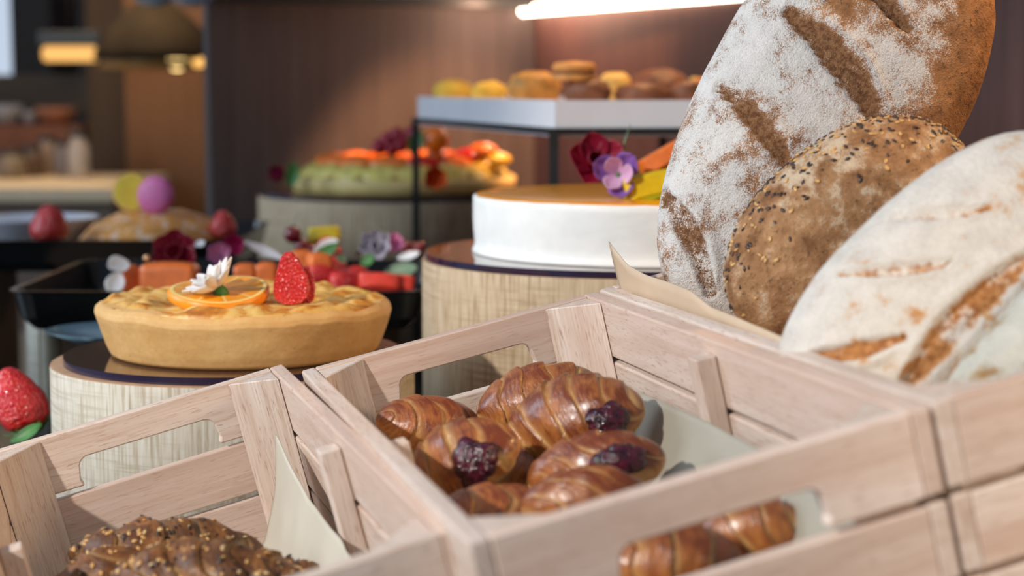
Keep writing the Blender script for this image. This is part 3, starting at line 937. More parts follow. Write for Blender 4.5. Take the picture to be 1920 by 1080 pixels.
sp = wp(540, 572, 1.79)
strawberry(T(sp.x, 1.80, D1.z + .1105) @ RX(180) @ RY(4), .054, .0175, 'tall cut strawberry half standing on the plain tart', 'strawberry halves on the plain tart', cut=True, calyx=False)
sp = wp(574, 572, 1.79)
strawberry(T(sp.x - .002, 1.815, D1.z + .094) @ RX(180) @ RY(-8), .0385, .0125, 'shorter strawberry half leaning on the right of the taller one on the plain tart', 'strawberry halves on the plain tart', cut=True)

# white cake -----------------------------------------------------------
k2 = 2.17 / F
cr_ = 338 * k2; hc = .0675
cake = empty('white_cake', D2 + Vector((.022, 0, 0)), 'tall round white cream cake with an orange glazed top, on the wide drum', 'cake')


def cream_mat():
    m = NM('white_cream', .55, .3); v = m.coord('Object'); m.color(m.ramp(m.noise(v, 30, 3), [(.3, srgb((226, 228, 224))), (.7, srgb((238, 238, 234)))]))
    m.bump(m.noise(m.coord('Object', (40, 40, 90)), 1, 3), .3, .002); m.b.inputs['Subsurface Weight'].default_value = .1; m.b.inputs['Subsurface Radius'].default_value = (.01, .008, .006); return m.m


def cd_(P):
    q = P.copy(); n = 1 + (.0022 * fbm(P, 14, 3, 4)) / cr_; q[..., 0] *= n; q[..., 1] *= n; q[..., 2] += .0010 * vn(P, 60, 5) * (P[..., 2] > .06); return q


lathe('cream_side', [(0, .0005), (cr_ + .001, .0005), (cr_ + .0015, .002), (cr_ - .002, .010), (cr_, .04), (cr_, hc - .002), (cr_ - .002, hc), (cr_ - .008, hc - .0005)], 160, cream_mat(), cake, disp=cd_, sub=4)
gm = NM('orange_glaze', .25, .4); gm.color(srgb((246, 158, 14))); gm.b.inputs['Coat Weight'].default_value = .3
lathe('orange_glaze', [(0, hc + .0022), (cr_ - .012, hc + .0022), (cr_ - .004, hc + .0008), (cr_ - .0025, hc - .001)], 128, gm.m, cake)
CK = D2.z + hc + .002


def on(px, py, Y, z):
    """the point seen at px at distance Y, set at height z"""
    q = wp(px, py, Y); return Vector((q.x, Y, z))


# decorations on the cake
ft = on(1118, 330, 2.10, CK + .0345)
flower('crimson_flower', frame(0, 0, 0, 100, 20, 0, p=ft), 'dark crimson flower on the white cake', [(5, .040, .036, 18, .6, .25, .0012, REDDK, 0), (4, .026, .024, 48, .8, .3, .001, REDDK, 40), (3, .012, .012, 65, .8, .3, .0005, REDDK, 10)], REDDK, .004)
ft = on(1160, 345, 2.06, CK + .0265)
flower('violet_flower', frame(0, 0, 0, 205, 8, -10, p=ft), 'violet and lilac flower in front of the crimson one on the white cake', [(3, .033, .030, 12, .8, .22, .0012, VIOLET, -45), (3, .030, .022, 30, .9, .25, .001, LILAC, 150)], LEAF, .004, calyx=LEAF)
tube('grass_stem_1', [on(1168, 0, 2.09, CK + .045), on(1174, 0, 2.09, CK + .065), on(1184, 0, 2.09, CK + .083)], [.0009, .0014, .0004], LEAFD)
tag(bpy.data.objects['grass_stem_1'], 'thin green stem rising from the flowers on the white cake', 'stem'); bpy.data.objects['grass_stem_1'].name = 'thin_stem'


def wedge_piece(name, M, lx, ly, lz, mat, rindmat, label, group=None, cat='fruit piece', curve=.25):
    """a cut melon block: curved rind under a flesh block"""
    o = empty(name, M=M, label=label, cat=cat, group=group)
    nx, ny, nz = 16, 10, 8
    bm = bmesh.new(); bmesh.ops.create_cube(bm, size=1); bmesh.ops.subdivide_edges(bm, edges=bm.edges[:], cuts=7, use_grid_fill=True)
    for v in bm.verts:
        x, y, z = v.co; tp = 1 - .35 * (z + .5); v.co = (x * lx, y * ly * tp, z * lz + curve * lz * (.25 - x * x) * 1.6)
    bmesh.ops.bevel(bm, geom=[e for e in bm.edges if e.calc_face_angle(0) > .6], offset=min(lx, ly, lz) * .06, segments=2, affect='EDGES')
    from_bm('flesh', bm, mat, o, True)
    if rindmat:
        bm = bmesh.new(); bmesh.ops.create_cube(bm, size=1); bmesh.ops.subdivide_edges(bm, edges=bm.edges[:], cuts=7, use_grid_fill=True)
        for v in bm.verts:
            x, y, z = v.co; v.co = (x * lx * 1.01, y * ly * 1.01, (z * .12 - .55) * lz + curve * lz * (.25 - x * x) * 1.6)
        from_bm('rind', bm, rindmat, o, True)
    return o


wedge_piece('papaya_wedge', frame(1250, 296, 2.10, 30, 5, 0), .064, .03, .034, ORANGEF, RIND_Y, 'orange papaya wedge tilted on top of the yellow one on the white cake')
wedge_piece('yellow_melon_wedge', T(*on(1240, 0, 2.06, CK + .016)) @ RZ(8) @ RY(-10), .085, .028, .026, YELLOWF, plain('green_yellow_rind', (184, 190, 30), .4, .1), 'yellow melon wedge lying on the white cake in front of the papaya')

# fruit tart on the far drum ------------------------------------------------
k3 = 3.56 / F
fr_ = 208 * k3
ftart = empty('fruit_tart', D3 + Vector((.006, 0, 0)), 'large fruit tart with glazed kiwi and orange rings, on the farthest drum', 'tart')
lathe('pastry_case', [(0, .0005), (fr_ - .006, .0005), (fr_, .006), (fr_ + .002, .026), (fr_ - .004, .030), (fr_ - .01, .028)], 96, plain('pale_tart_case', (214, 190, 122), .5, .12, 30), ftart, sub=2)
lathe('custard', [(0, .036), (fr_ - .05, .034), (fr_ - .012, .028)], 96, plain('custard', (226, 192, 96), .3, .1, 20), ftart)
KIWI = plain('kiwi_flesh', (212, 194, 100), .3, .25, 50, coat=.5); GLZO = plain('glazed_orange_segment', (238, 122, 40), .25, .14, 50, coat=.6); GLZR = plain('glazed_red_fruit', (206, 40, 28), .25, .2, 60, coat=.6)
GLZY = plain('glazed_yellow_fruit', (240, 190, 50), .25, .12, 50, coat=.6)
fc = D3 + Vector((.006, 0, 0))


def fslice(name, mat, M, lx, ly, lz, label, group):
    o = ball(name, 1, mat, n=10, sc=(lx, ly, lz), amp=.0)
    o.matrix_world = M
    return tag(o, label, 'fruit slice', group)


for i in range(18):
    a = 2 * PI * i / 18; rr = fr_ - .030
    fslice('kiwi_slice', KIWI, T(fc.x + rr * math.cos(a), fc.y + rr * math.sin(a), fc.z + .042) @ RZ(math.degrees(a)) @ RY(38), .024, .040, .007, 'glazed green kiwi slice in the outer ring of the fruit tart', 'kiwi slices around the fruit tart')
for i in range(14):
    a = 2 * PI * i / 14 + .1; rr = fr_ - .060; red = (math.cos(a) > .2)
    fslice('orange_segment', GLZR if red and i % 2 else GLZO, T(fc.x + rr * math.cos(a), fc.y + rr * math.sin(a), fc.z + .060) @ RZ(math.degrees(a)) @ RY(25), .022, .040, .011, 'glazed orange or red fruit segment in the inner ring of the fruit tart', 'fruit segments in the inner ring of the fruit tart')
for i, (px, py, m_) in enumerate([(880, 292, GLZR), (905, 283, GLZO), (930, 300, GLZY), (905, 312, GLZY), (860, 300, GLZR)]):
    p = wp(px, py, 3.48)
    fslice('glazed_fruit_chunk', m_, Matrix.Translation(p), .030, .03, .016, 'glazed fruit chunk heaped on the right part of the fruit tart', 'glazed fruit chunks on the right of the fruit tart')
p = wp(818, 262, 3.42); o = ball('physalis_berry', 24 / F * 3.42, ORBRIGHT, n=16); o.location = p; tag(o, 'round bright orange physalis on the fruit tart, seen behind the thin black post', 'fruit')
p = wp(818, 292, 3.43); o = ball('orange_petal_base', .02, GLZO, n=12, sc=(1, 1, .55)); o.location = p; tag(o, 'orange fruit piece under the physalis on the fruit tart', 'fruit piece'); o.name = 'orange_fruit_piece'
flower('orange_husk', frame(818, 335, 3.335, 90, 0, 0), 'orange papery husk hanging at the front of the fruit tart', [(6, .032, .022, 25, .9, .3, .001, plain('orange_husk', (224, 84, 16), .5, .25, 60), 0)], ORBRIGHT, .006, cat='garnish')
for i, (px, py) in enumerate([(712, 275), (728, 262), (745, 254), (762, 258), (775, 250), (752, 272), (735, 278)]):
    o = ball('raspberry', .0155, plain('raspberry', (150, 20, 44), .45, .3, 90) if i == 0 else bpy.data.materials['raspberry'], n=12, amp=.002, fs=150, seed=i); o.location = wp(px, py, 3.45)
    tag(o, 'dark raspberry in the heap on the middle of the fruit tart', 'fruit', 'raspberries heaped on the fruit tart')
pl = sheet('tart_leaf', petal_grid(.05, .03, .6, .2), LEAF, thick=.0008); pl.matrix_world = frame(772, 290, 3.40, 70, 10, 0); tag(pl, 'green leaf beside the raspberries on the fruit tart', 'leaf')
ft = on(516, 0, 3.42, D3.z + .030)
flower('dark_red_rose', frame(0, 0, 0, 90, 25, 0, p=ft), 'dark red rose at the left edge of the farthest drum', [(6, .026, .026, 35, .9, .3, .001, REDDK, 0), (5, .018, .018, 60, .9, .3, .001, MAGENTA, 20)], REDDK, .008)
pl = sheet('rose_leaf', petal_grid(.05, .026, .6, .2), LEAF, thick=.0008); pl.matrix_world = frame(545, 352, 3.36, 80, 10, 0); tag(pl, 'green leaf between the dark red rose and the fruit tart', 'leaf')

# ------------------------------------------------------------------ metal frame stand with white trays
zt = wp(1040, 188, 2.45).z; zb = wp(1040, 240, 2.45).z
A = Vector((.0577, 2.45)); B = Vector(((784 - 960) / F * 3.25, 3.25)); Cc = Vector((.50, 2.50)); Dd = Vector((.27, 3.27))


def lerp(p, q, t): return p * (1 - t) + q * t


def tray_poly(name, c, z0, z1, label, mat, group):
    o = empty(name, (c[0].x, c[0].y, z0), label, 'tray', group); ofs = Vector((c[0].x, c[0].y))
    P = [p - ofs for p in c]; ctr = sum(P, Vector((0, 0))) / 4
    inn = [p + (ctr - p).normalized() * .010 for p in P]
    n = 4
    V = [(p.x, p.y, 0) for p in P] + [(p.x, p.y, z1 - z0) for p in P] + [(p.x, p.y, z1 - z0) for p in inn] + [(p.x, p.y, (z1 - z0) * .62) for p in inn]
    Fc = []
    for i in range(4):
        j = (i + 1) % 4
        Fc += [[i, j, 4 + j, 4 + i], [4 + i, 4 + j, 8 + j, 8 + i], [8 + i, 8 + j, 12 + j, 12 + i]]
    ob = mk('rim', V, Fc, mat, o, smooth=False)
    mk('base', V[:4] + V[12:16], [[3, 2, 1, 0], [4, 5, 6, 7]], mat, o, smooth=False)
    return o


mA, mD = lerp(A, B, .58), lerp(Cc, Dd, .58)
tray_poly('white_tray', [A, mA - (mA - A) * .003, mD - (mD - Cc) * .003, Cc], zb - .012, zt, 'white tray of brown cakes at the front of the black metal stand', WHITE, 'white trays on the metal stand')
tray_poly('white_tray', [mA + (B - mA) * .003, B, Dd, mD + (Dd - mD) * .003], zb - .012, zt, 'white tray of yellow buns at the back of the black metal stand', WHITE, 'white trays on the metal stand')
st = empty('metal_stand', (A.x, A.y, CT), 'black metal frame stand holding the white pastry trays', 'stand')


def bar(name, a, b, z0, z1, w, parent, org):
    d = (b - a).normalized(); nn = Vector((-d.y, d.x)) * w / 2
    V = [(a + nn), (b + nn), (b - nn), (a - nn)]
    VV = [(v.x - org.x, v.y - org.y, z0 - org.z) for v in V] + [(v.x - org.x, v.y - org.y, z1 - org.z) for v in V]
    return mk(name, VV, [[3, 2, 1, 0], [4, 5, 6, 7], [0, 1, 5, 4], [1, 2, 6, 5], [2, 3, 7, 6], [3, 0, 4, 7]], BLACKM, parent, smooth=False)


so = Vector((A.x, A.y, CT)); ctr = (A + B + Cc + Dd) / 4
oA, oB, oC, oD = [p + (p - ctr).normalized() * .006 for p in (A, B, Cc, Dd)]
for a, b in ((oA, oB), (oB, oD), (oD, oC), (oC, oA)): bar('rail', a, b, zb - .0085, zb, .009, st, so)
for p in (oA, oB, oC, oD): bar('leg', p - Vector((.0065, 0)), p + Vector((.0065, 0)), CT + .001, zb, .012, st, so)
# small bakes on the trays
CAKEY = plain('yellow_bun', (226, 184, 62), .6, .15, 40); CAKEB = plain('golden_bun', (196, 140, 64), .6, .35, 45); CHOC = plain('brown_muffin', (120, 72, 44), .6, .3, 45)
BISC = plain('golden_biscuit', (214, 146, 72), .6, .15, 60); CREAMY = plain('pale_yellow_bun', (232, 186, 96), .6, .15, 60); ORB = plain('orange_brown_bun', (190, 112, 50), .6, .3, 60)
zf = zb - .012 + (zt - zb + .012) * .62


def bun(px0, px1, ytop, Y, mat, label, zbase=None, seed=0, name='bun', flat=1.0):
    r = (px1 - px0) / 2 / F * Y; zb_ = zf if zbase is None else zbase
    top = wp((px0 + px1) / 2, ytop, Y).z; h = top - zb_
    x = ((px0 + px1) / 2 - 960) / F * Y
    o = lathe(name, [(0, 0), (r * .72, 0), (r * .82, h * .2), (r * .97, h * .5), (r, h * .62), (r * .82, h * .86), (r * .45, h * .98), (0, h)], 40, mat, sub=3,
              disp=lambda P: P + np.stack([P[..., 0] / r, P[..., 1] / r, np.ones(P.shape[:2]) * (P[..., 2] > h * .4)], 2) * (r * .10 * fbm(P, 2.2 / r, 3, seed))[..., None])
    o.location = (x, Y, zb_ + .001)
    return tag(o, label, 'bun', 'small bakes on the white trays')


bun(812, 888, 151, 3.17, CAKEY, 'smooth yellow bun at the left end of the white trays', seed=1, name='yellow_bun')
bun(884, 952, 153, 3.02, CAKEY, 'smaller yellow bun second from the left on the white trays', seed=2, name='yellow_bun')
bun(950, 1052, 134, 2.78, CAKEB, 'lumpy green and golden bun in the middle of the tray side', seed=3, name='golden_bun')
bun(1056, 1146, 148, 2.60, CHOC, 'dark brown muffin under the golden biscuit', seed=4, name='chocolate_muffin')
mz = wp(1076, 152, 2.66).z
sb = empty('sandwich_biscuit', on(1077, 0, 2.60, mz), 'round golden sandwich biscuit stacked above the brown muffins', 'biscuit')
rb_ = 42 / F * 2.6
lathe('lower_biscuit', [(0, 0), (rb_ * .9, 0), (rb_, .004), (rb_ * .94, .0095), (0, .0100)], 40, BISC, sb, sub=2)
lathe('filling', [(rb_ * .85, .0095), (rb_ * .9, .012), (rb_ * .85, .0145)], 40, CHOC, sb)
lathe('upper_biscuit', [(0, .0140), (rb_ * .92, .0140), (rb_, .019), (rb_ * .85, .0255), (0, .028)], 40, BISC, sb, sub=2)
bun(1118, 1186, 136, 2.86, CREAMY, 'pale yellow bun behind and right of the biscuit', seed=5, name='yellow_bun')
bun(1150, 1250, 156, 2.60, CHOC, 'brown muffin at the front of the tray, third from the biscuit', seed=6, name='chocolate_muffin')
bun(1178, 1292, 131, 2.86, CHOC, 'wide brown muffin rising behind the others on the tray', seed=7, name='chocolate_muffin')
bun(1252, 1322, 152, 2.60, CHOC, 'darkest brown muffin beside the tall floured loaf', seed=8, name='chocolate_muffin')
bun(1292, 1372, 144, 2.84, ORB, 'orange brown bun half hidden behind the tall floured loaf', seed=9, name='orange_brown_bun')
bun(1285, 1320, 146, 3.1, CREAMY, 'small bright yellow bun between the brown muffins', seed=10, name='yellow_bun')


# ------------------------------------------------------------------ black trays on the left
def black_tray(x0, x1, y0, y1, z0, z1, label):
    cx, cy = (x0 + x1) / 2, (y0 + y1) / 2; o = empty('black_tray', (cx, cy, z0), label, 'tray', 'black rectangular trays')
    bm = bmesh.new(); h = z1 - z0; rings = []
    def rr(hx, hy, z, r, n=6):
        v = []
        for sx, sy, a in ((1, 1, 0), (-1, 1, 90), (-1, -1, 180), (1, -1, 270)):
            for i in range(n + 1):
                t = math.radians(a + 90 * i / n); v.append(bm.verts.new((sx * (hx - r) + r * math.cos(t), sy * (hy - r) + r * math.sin(t), z)))
        return v
    hx, hy = (x1 - x0) / 2, (y1 - y0) / 2
    R = [rr(hx - .022, hy - .022, 0, .02), rr(hx - .008, hy - .008, h * .3, .025), rr(hx, hy, h - .003, .03), rr(hx + .004, hy + .004, h, .03), rr(hx - .004, hy - .004, h, .028), rr(hx - .012, hy - .012, h * .35, .022), rr(hx - .026, hy - .026, .005, .018)]
    for a, b in zip(R, R[1:]):
        n = len(a)
        for i in range(n): bm.faces.new((a[i], a[(i + 1) % n], b[(i + 1) % n], b[i]))
    bm.faces.new(R[0][::-1]); bm.faces.new(R[-1])
    bmesh.ops.recalc_face_normals(bm, faces=bm.faces[:])
    from_bm('tray_body', bm, BLACK, o, False)
    return o


YT = 2.26
zr = wp(400, 546, YT).z; zl = wp(400, 622, YT).z
xl = (8 - 960) / F * YT; xr = (792 - 960) / F * YT
black_tray(xl, xr, YT, YT + .42, zl, zr, 'lower black tray with cut melon, berries and flowers, behind the plain tart')
YU = 2.80
zru = wp(200, 450, YU).z; zlu = wp(200, 512, YU).z
black_tray(-.98, (440 - 960) / F * YU, YU, YU + .40, zlu, zru, 'upper black tray behind, carrying the sugared tart')
# supports
WOODB = plain('brown_block', (96, 74, 54), .6, .2, 10)
tag(box('support_block', (xl + .0, YT + .14, CT + .001), (xl + .055, YT + .34, zl - .001), WOODB), 'brown wooden block under the left end of the lower black tray', 'support block')
tag(box('support_block', (xr - .12, YT + .14, CT + .001), (xr - .05, YT + .34, zl - .001), WOODB), 'brown wooden block under the right end of the lower black tray', 'support block')
sm = empty('tray_pedestal', (wp(78, 0, 2.36).x, 2.36, CT + .001), 'pale round pedestal with dark edges under the lower black tray', 'pedestal')
lathe('column', [(0, 0), (.014, 0), (.014, zl - CT - .003), (0, zl - CT - .003)], 32, plain('pale_column', (150, 142, 122), .5, .1), sm, smooth=False)
lathe('base_ring', [(.0, .0), (.020, .0), (.020, .03), (.0145, .03)], 32, plain('purple_base', (62, 34, 96), .4, .1), sm, smooth=False)
dc = empty('round_wooden_drum', (wp(150, 0, 2.7).x, 2.75, CT + .001), 'short pale drum in the shade under the black trays', 'display stand', 'round wood veneer display drums')
lathe('drum_side', [(.10, 0), (.104, 0), (.104, .20)], 64, VEN, dc); lathe('drum_top', [(.104, .199), (.10, .20), (0, .2)], 64, PLY, dc, smooth=False)
for x in (-.9, -.35):
    tag(box('support_block', (x - .05, YU + .15, CT + .001), (x + .05, YU + .3, zlu - .001), WOODB), 'brown wooden block under the %s end of the upper black tray' % ('left' if x < -.5 else 'right'), 'support block')
gb = empty('blue_grey_dish', (wp(180, 0, 2.05).x + .02, 2.17, CT + .20), None, None)
bpy.data.objects.remove(gb)
o = lathe('glass_dish', [(0, 0), (.035, 0), (.05, .010), (.075, .020), (.072, .020), (.045, .012), (0, .006)], 48, plain('blue_grey_glass', (84, 112, 128), .2, .1, coat=.5))
dp = wp(206, 648, 2.14); o.location = (dp.x, 2.14, dp.z); o.name = 'shallow_dish'
tag(o, 'small blue grey dish just under the lower black tray, above the disc edge', 'dish')
o = lathe('dish_post', [(0, 0), (.05, 0), (.05, .004), (.006, .008), (.006, dp.z - CT - .002), (0, dp.z - CT - .002)], 24, BLACKM); o.location = (dp.x, 2.14, CT + .001); tag(o, 'thin post carrying the blue grey dish', 'post')

# contents of the lower tray
ZI = zl + .0055
MG = 'orange melon pieces in the lower black tray'
def mel(px0, px1, ytop, Y, label, d=.035, mat=ORANGEF, rz=0, rind=None, ybot=None):
    w = (px1 - px0) / F * Y; top = wp((px0 + px1) / 2, ytop, Y).z; h = max(.02, top - ZI); x = ((px0 + px1) / 2 - 960) / F * Y
    o = wedge_piece('melon_piece', T(x, Y, ZI + h / 2 * 1.1) @ RZ(rz) , w, d, h, mat, rind, label, MG, curve=.12)
    return o


mel(226, 258, 505, 2.36, 'small orange melon piece beside the white petal at the tray left', .03, rz=12)
mel(262, 368, 501, 2.34, 'rounded melon slice with a pale rim, right of the small piece', .045, rz=-4, rind=PALEOR)
mel(438, 477, 502, 2.40, 'left of the two melon blocks behind the orange slice', .04)
mel(479, 517, 500, 2.40, 'right of the two melon blocks behind the orange slice', .04)
mel(545, 582, 478, 2.46, 'upright melon block behind the strawberry half', .035)
mel(575, 617, 484, 2.38, 'melon wedge just right of the tall strawberry half', .04, rz=20)


def oriented_leaf(name, px, py, Y, ang, L, wd, mat, label, cat='leaf', lean=35, curl=.7, group=None):
    o = sheet(name, petal_grid(L, wd, curl, .2, ruf=.001), mat, thick=.0008); o.matrix_world = frame(px, py, Y, ang, lean, 0); return tag(o, label, cat, group)


oriented_leaf('white_petal', 243, 493, 2.34, 215, .030, .030, WHITEP, 'upper white petal at the left end of the lower tray', 'petal')
oriented_leaf('white_petal', 222, 510, 2.33, 262, .034, .026, WHITEP, 'lower white petal hanging over the rim at the left end of the lower tray', 'petal', lean=10)
flower('crimson_flower', frame(330, 478, 2.42, 90, 15, 0), 'big dark crimson flower above the melon slice', [(6, .034, .034, 15, .6, .25, .0015, REDDK, 0), (5, .022, .022, 40, .8, .3, .001, REDDK, 30)], REDDK, .005)
flower('pink_flower', frame(412, 480, 2.46, 90, 15, 0), 'pale pink flower right of the crimson one', [(6, .020, .018, 22, .7, .3, .001, plain('soft_pink', (206, 130, 172), .5, .2, 80), 0)], LILAC, .004)
flower('magenta_flower', frame(440, 462, 2.52, 90, 10, 0), 'small magenta flower below the sugared tart right end', [(5, .020, .020, 25, .7, .3, .001, MAGENTA, 0)], MAGENTA, .004)
oriented_leaf('white_petal', 370, 452, 2.5, 300, .018, .014, WHITEP, 'tiny white petal above the pink flower', 'petal')
wp_ = sheet('pale_edge_strip', petal_grid(.066, .013, .3, .1), WHITEP, thick=.0012); wp_.matrix_world = frame(458, 453, 2.52, -27, 15, 0); tag(wp_, 'long pale strip put in for a tray edge, sloping down behind the melon blocks', 'petal')  # pale strip added in place of a tray edge
o = ball('bokeh_glint', .0045, plain('bokeh_glint', (240, 190, 140), .15, .1, metal=.4), n=12); o.location = wp(275, 484, 2.36); tag(o, 'tiny shiny ball put in as a glowing bokeh spot left of the crimson flower', 'glint')  # small bright ball added to imitate a glowing bokeh highlight
tube('dark_twig', [wp(262, 500, 2.37), wp(268, 490, 2.36), wp(275, 488, 2.36), wp(288, 478, 2.38)], .0016, BLACKM); tag(bpy.data.objects['dark_twig'], 'thin dark twig under the shiny bokeh ball', 'twig')
for i, (px, py, r, lb) in enumerate([(549, 440, .0125, 'uppermost dark cherry behind the melon blocks'), (566, 462, .010, 'dark cherry below the uppermost one'), (582, 468, .009, 'dark cherry beside the yellow fruit')]):
    c = empty('dark_cherry', wp(px, py, 2.56), lb, 'fruit', 'dark cherries in the lower tray')
    ball('cherry_body', r, BERRY, c, n=14); tube('cherry_stem', [(0, 0, r * .8), (.004, 0, r * 1.8), (.010, 0, r * 2.6)], .0007, LEAFD, c, 6)
wedge_piece('yellow_fruit', frame(607, 442, 2.58, 4, 20, 0), .046, .03, .020, plain('pale_yellow_fruit', (206, 186, 40), .35, .15, 60), None, 'yellow fruit chunk behind the melon wedge', curve=.2)
oriented_leaf('white_petal', 588, 472, 2.50, 18, .040, .020, WHITEP, 'white petal lying in front of the yellow fruit', 'petal', lean=20)
oriented_leaf('green_leaf', 578, 492, 2.46, 28, .052, .018, LEAF, 'slim green leaf under the white petal', lean=15)
SG = 'sliced strawberries in the lower tray'
for i, (px, py, Y, a, L, r, lb) in enumerate([
        (650, 494, 2.46, 200, .048, .023, 'strawberry half lying deepest in the red pile'), (640, 522, 2.38, 170, .048, .024, 'strawberry half at the left front of the red pile'),
        (692, 508, 2.42, 215, .045, .022, 'strawberry half in the middle of the red pile'), (676, 528, 2.36, 190, .042, .020, 'strawberry half at the front middle of the red pile'),
        (640, 480, 2.54, 150, .038, .017, 'strawberry half at the back left of the red pile')]):
    strawberry(frame(px, py, Y, a, 20, 0) @ RY(90), L, r, lb, SG, calyx=(i == 2))
CORAL = plain('watermelon_flesh', (226, 70, 52), .3, .15, 60, sss=.2)
wedge_piece('watermelon_slice', frame(712, 532, 2.36, -3, 25, 0), .055, .03, .020, CORAL, None, 'coral red slice at the right front of the red pile', curve=.6, cat='fruit piece', group='coral slices by the tray rim')
wedge_piece('watermelon_slice', frame(750, 534, 2.37, -3, 25, 0), .038, .03, .016, CORAL, None, 'shorter coral red slice at the right end of the tray', curve=.6, group='coral slices by the tray rim')
oriented_leaf('green_leaf', 676, 494, 2.42, 20, .022, .016, LEAF, 'small bright green leaf on the red pile', lean=20)
oriented_leaf('green_leaf', 650, 492, 2.44, 150, .018, .010, LEAFD, 'small pale green leaf left of the bright one', lean=20)
oriented_leaf('dull_green_leaf', 720, 510, 2.44, -4, .05, .024, LEAFD, 'large dull green leaf behind the coral slices', lean=25)
GREYP = plain('grey_lilac_petal', (178, 172, 184), .5, .15, 90)
flower('grey_white_flower', frame(705, 466, 2.52, 90, 15, 0), 'greyish white ruffled flower behind the red pile', [(7, .028, .020, 20, .6, .3, .002, GREYP, 0), (5, .018, .014, 50, .7, .3, .0015, GREYP, 25)], GREYP, .004)
flower('pink_flower', frame(740, 460, 2.54, 90, 15, 0), 'bright pink flower beside the greyish white one', [(5, .018, .018, 25, .7, .3, .001, PINK, 0)], PINK, .004)
oriented_leaf('white_petal', 745, 484, 2.48, 5, .034, .012, WHITEP, 'flat white petal in front of the bright pink flower', 'petal', lean=25)
tube('brown_twig', [wp(668, 478, 2.54), wp(690, 452, 2.55), wp(705, 440, 2.56)], .0022, plain('brown_twig', (96, 52, 40), .6, .2)); tag(bpy.data.objects['brown_twig'], 'short brown twig behind the greyish white flower', 'twig')
for i in range(9):
    px = 765 + (i % 5) * 6 + random.uniform(-2, 2); py = 462 + (i // 5) * 14 + random.uniform(-4, 4)
    o = ball('red_currant', .0062, BERRY, n=10); o.location = wp(px, py, 2.50 + .012 * (i % 3)); tag(o, 'dark redcurrant in the bunch at the right end of the lower tray', 'fruit', 'redcurrants at the right end of the lower tray')

# contents of the upper tray
ZU = zlu + .0055
YB = 3.0
sr = 158 / F * YB
stt = empty('sugared_tart', ((292 - 960) / F * YB, YB, ZU), 'low sugared almond tart with pink and yellow decorations, on the upper black tray', 'tart')
SUG = NM('sugared_crust', .5, .4); _v = SUG.coord('Object')
SUG.color(SUG.mix(SUG.ramp(SUG.noise(_v, 80, 2), [(.52, (0, 0, 0)), (.64, (.9, .9, .9))]), srgb((222, 152, 72)), srgb((236, 206, 184))))
th_ = wp(288, 393, YB).z - ZU
lathe('tart_body', [(0, 0), (sr - .004, 0), (sr, .012), (sr - .006, .022), (sr * .75, th_ * .72), (sr * .4, th_ * .95), (0, th_)], 90, SUG.m, stt, sub=8,
      disp=lambda P: P + np.stack([0 * P[..., 0], 0 * P[..., 0], (P[..., 2] > .015) * .006 * fbm(P, 40, 3, 2)], 2))
Zt = ZU + th_ * .92
citrus('lemon_slice', frame(248, 360, 2.98, 0, 0, 0), 37 / F * 2.98, .008, CIT_Y, RIND_O, 'yellow citrus slice standing upright on the sugared tart')
mc = empty('pink_macaron', M=frame(292, 366, 2.955, 0, 0, 15), label='pink macaron standing on edge beside the citrus slice on the sugared tart', cat='macaron')
PK = plain('pink_macaron', (222, 112, 164), .5, .1, 60); rm_ = 36 / F * 2.955
for s in (1, -1):
    lathe('shell', [(0, .014 * s), (rm_ * .6, .0125 * s), (rm_ * .92, .008 * s), (rm_, .003 * s), (rm_ * .9, .0015 * s)], 40, PK, mc, sub=2)
lathe('cream_filling', [(rm_ * .9, -.0016), (rm_ * .93, 0), (rm_ * .9, .0016)], 40, LILAC, mc)
strawberry(T(*wp(92, 384, 2.9)) @ RX(180) @ T(0, 0, 0), .058, .031, 'big blurred strawberry at the left of the sugared tart', 'strawberries beside the sugared tart', calyx=False)
strawberry(T(*wp(418, 394, 2.95)) @ RX(180), .046, .022, 'dark strawberry at the right end of the sugared tart', 'strawberries beside the sugared tart', calyx=False)
bw = lathe('white_bowl', [(0, 0), (.05, 0), (.058, .004), (.098, .058), (.104, .062), (.100, .062), (.055, .010), (0, .008)], 64, plain('white_porcelain', (206, 208, 218), .3, .03)); bw.location = ((66 - 960) / F * 3.06, 3.07, ZU + .0005); tag(bw, 'white porcelain bowl behind the big blurred strawberry', 'bowl')
bn = ball('bread_end', .022, CAKEB, n=14, sc=(1.3, 1, .7), amp=.003, fs=40); bn.location = (wp(4, 437, 2.9).x, 2.9, ZU + .016); bn.name = 'small_bun'; tag(bn, 'small golden bun at the left edge of the photo on the upper black tray', 'bun')

# strawberry at the lower left, on a small black riser
br = wp(40, 838, 1.92)
tag(box('black_block', (br.x - .16, 1.86, CT + .001), (br.x + .045, 2.10, br.z), BLACK), 'low black block at the left edge under the big strawberry', 'block')
strawberry(mat_from(Vector((1, 0, 0)), Vector((0, 1, 0)), Vector((0, 0, 1)), wp(8, 690, 1.93)) @ RY(-22) @ RX(180), .073, .028, 'large red strawberry at the lower left edge, its leaves below', None, calyx=True)
oriented_leaf('green_leaf', 20, 828, 1.90, 25, .040, .014, LEAF, 'bright green leaf under the large strawberry', lean=30)
oriented_leaf('green_leaf', 52, 818, 1.93, 40, .032, .010, LEAFD, 'darker thin leaf right of the bright one under the large strawberry', lean=30)

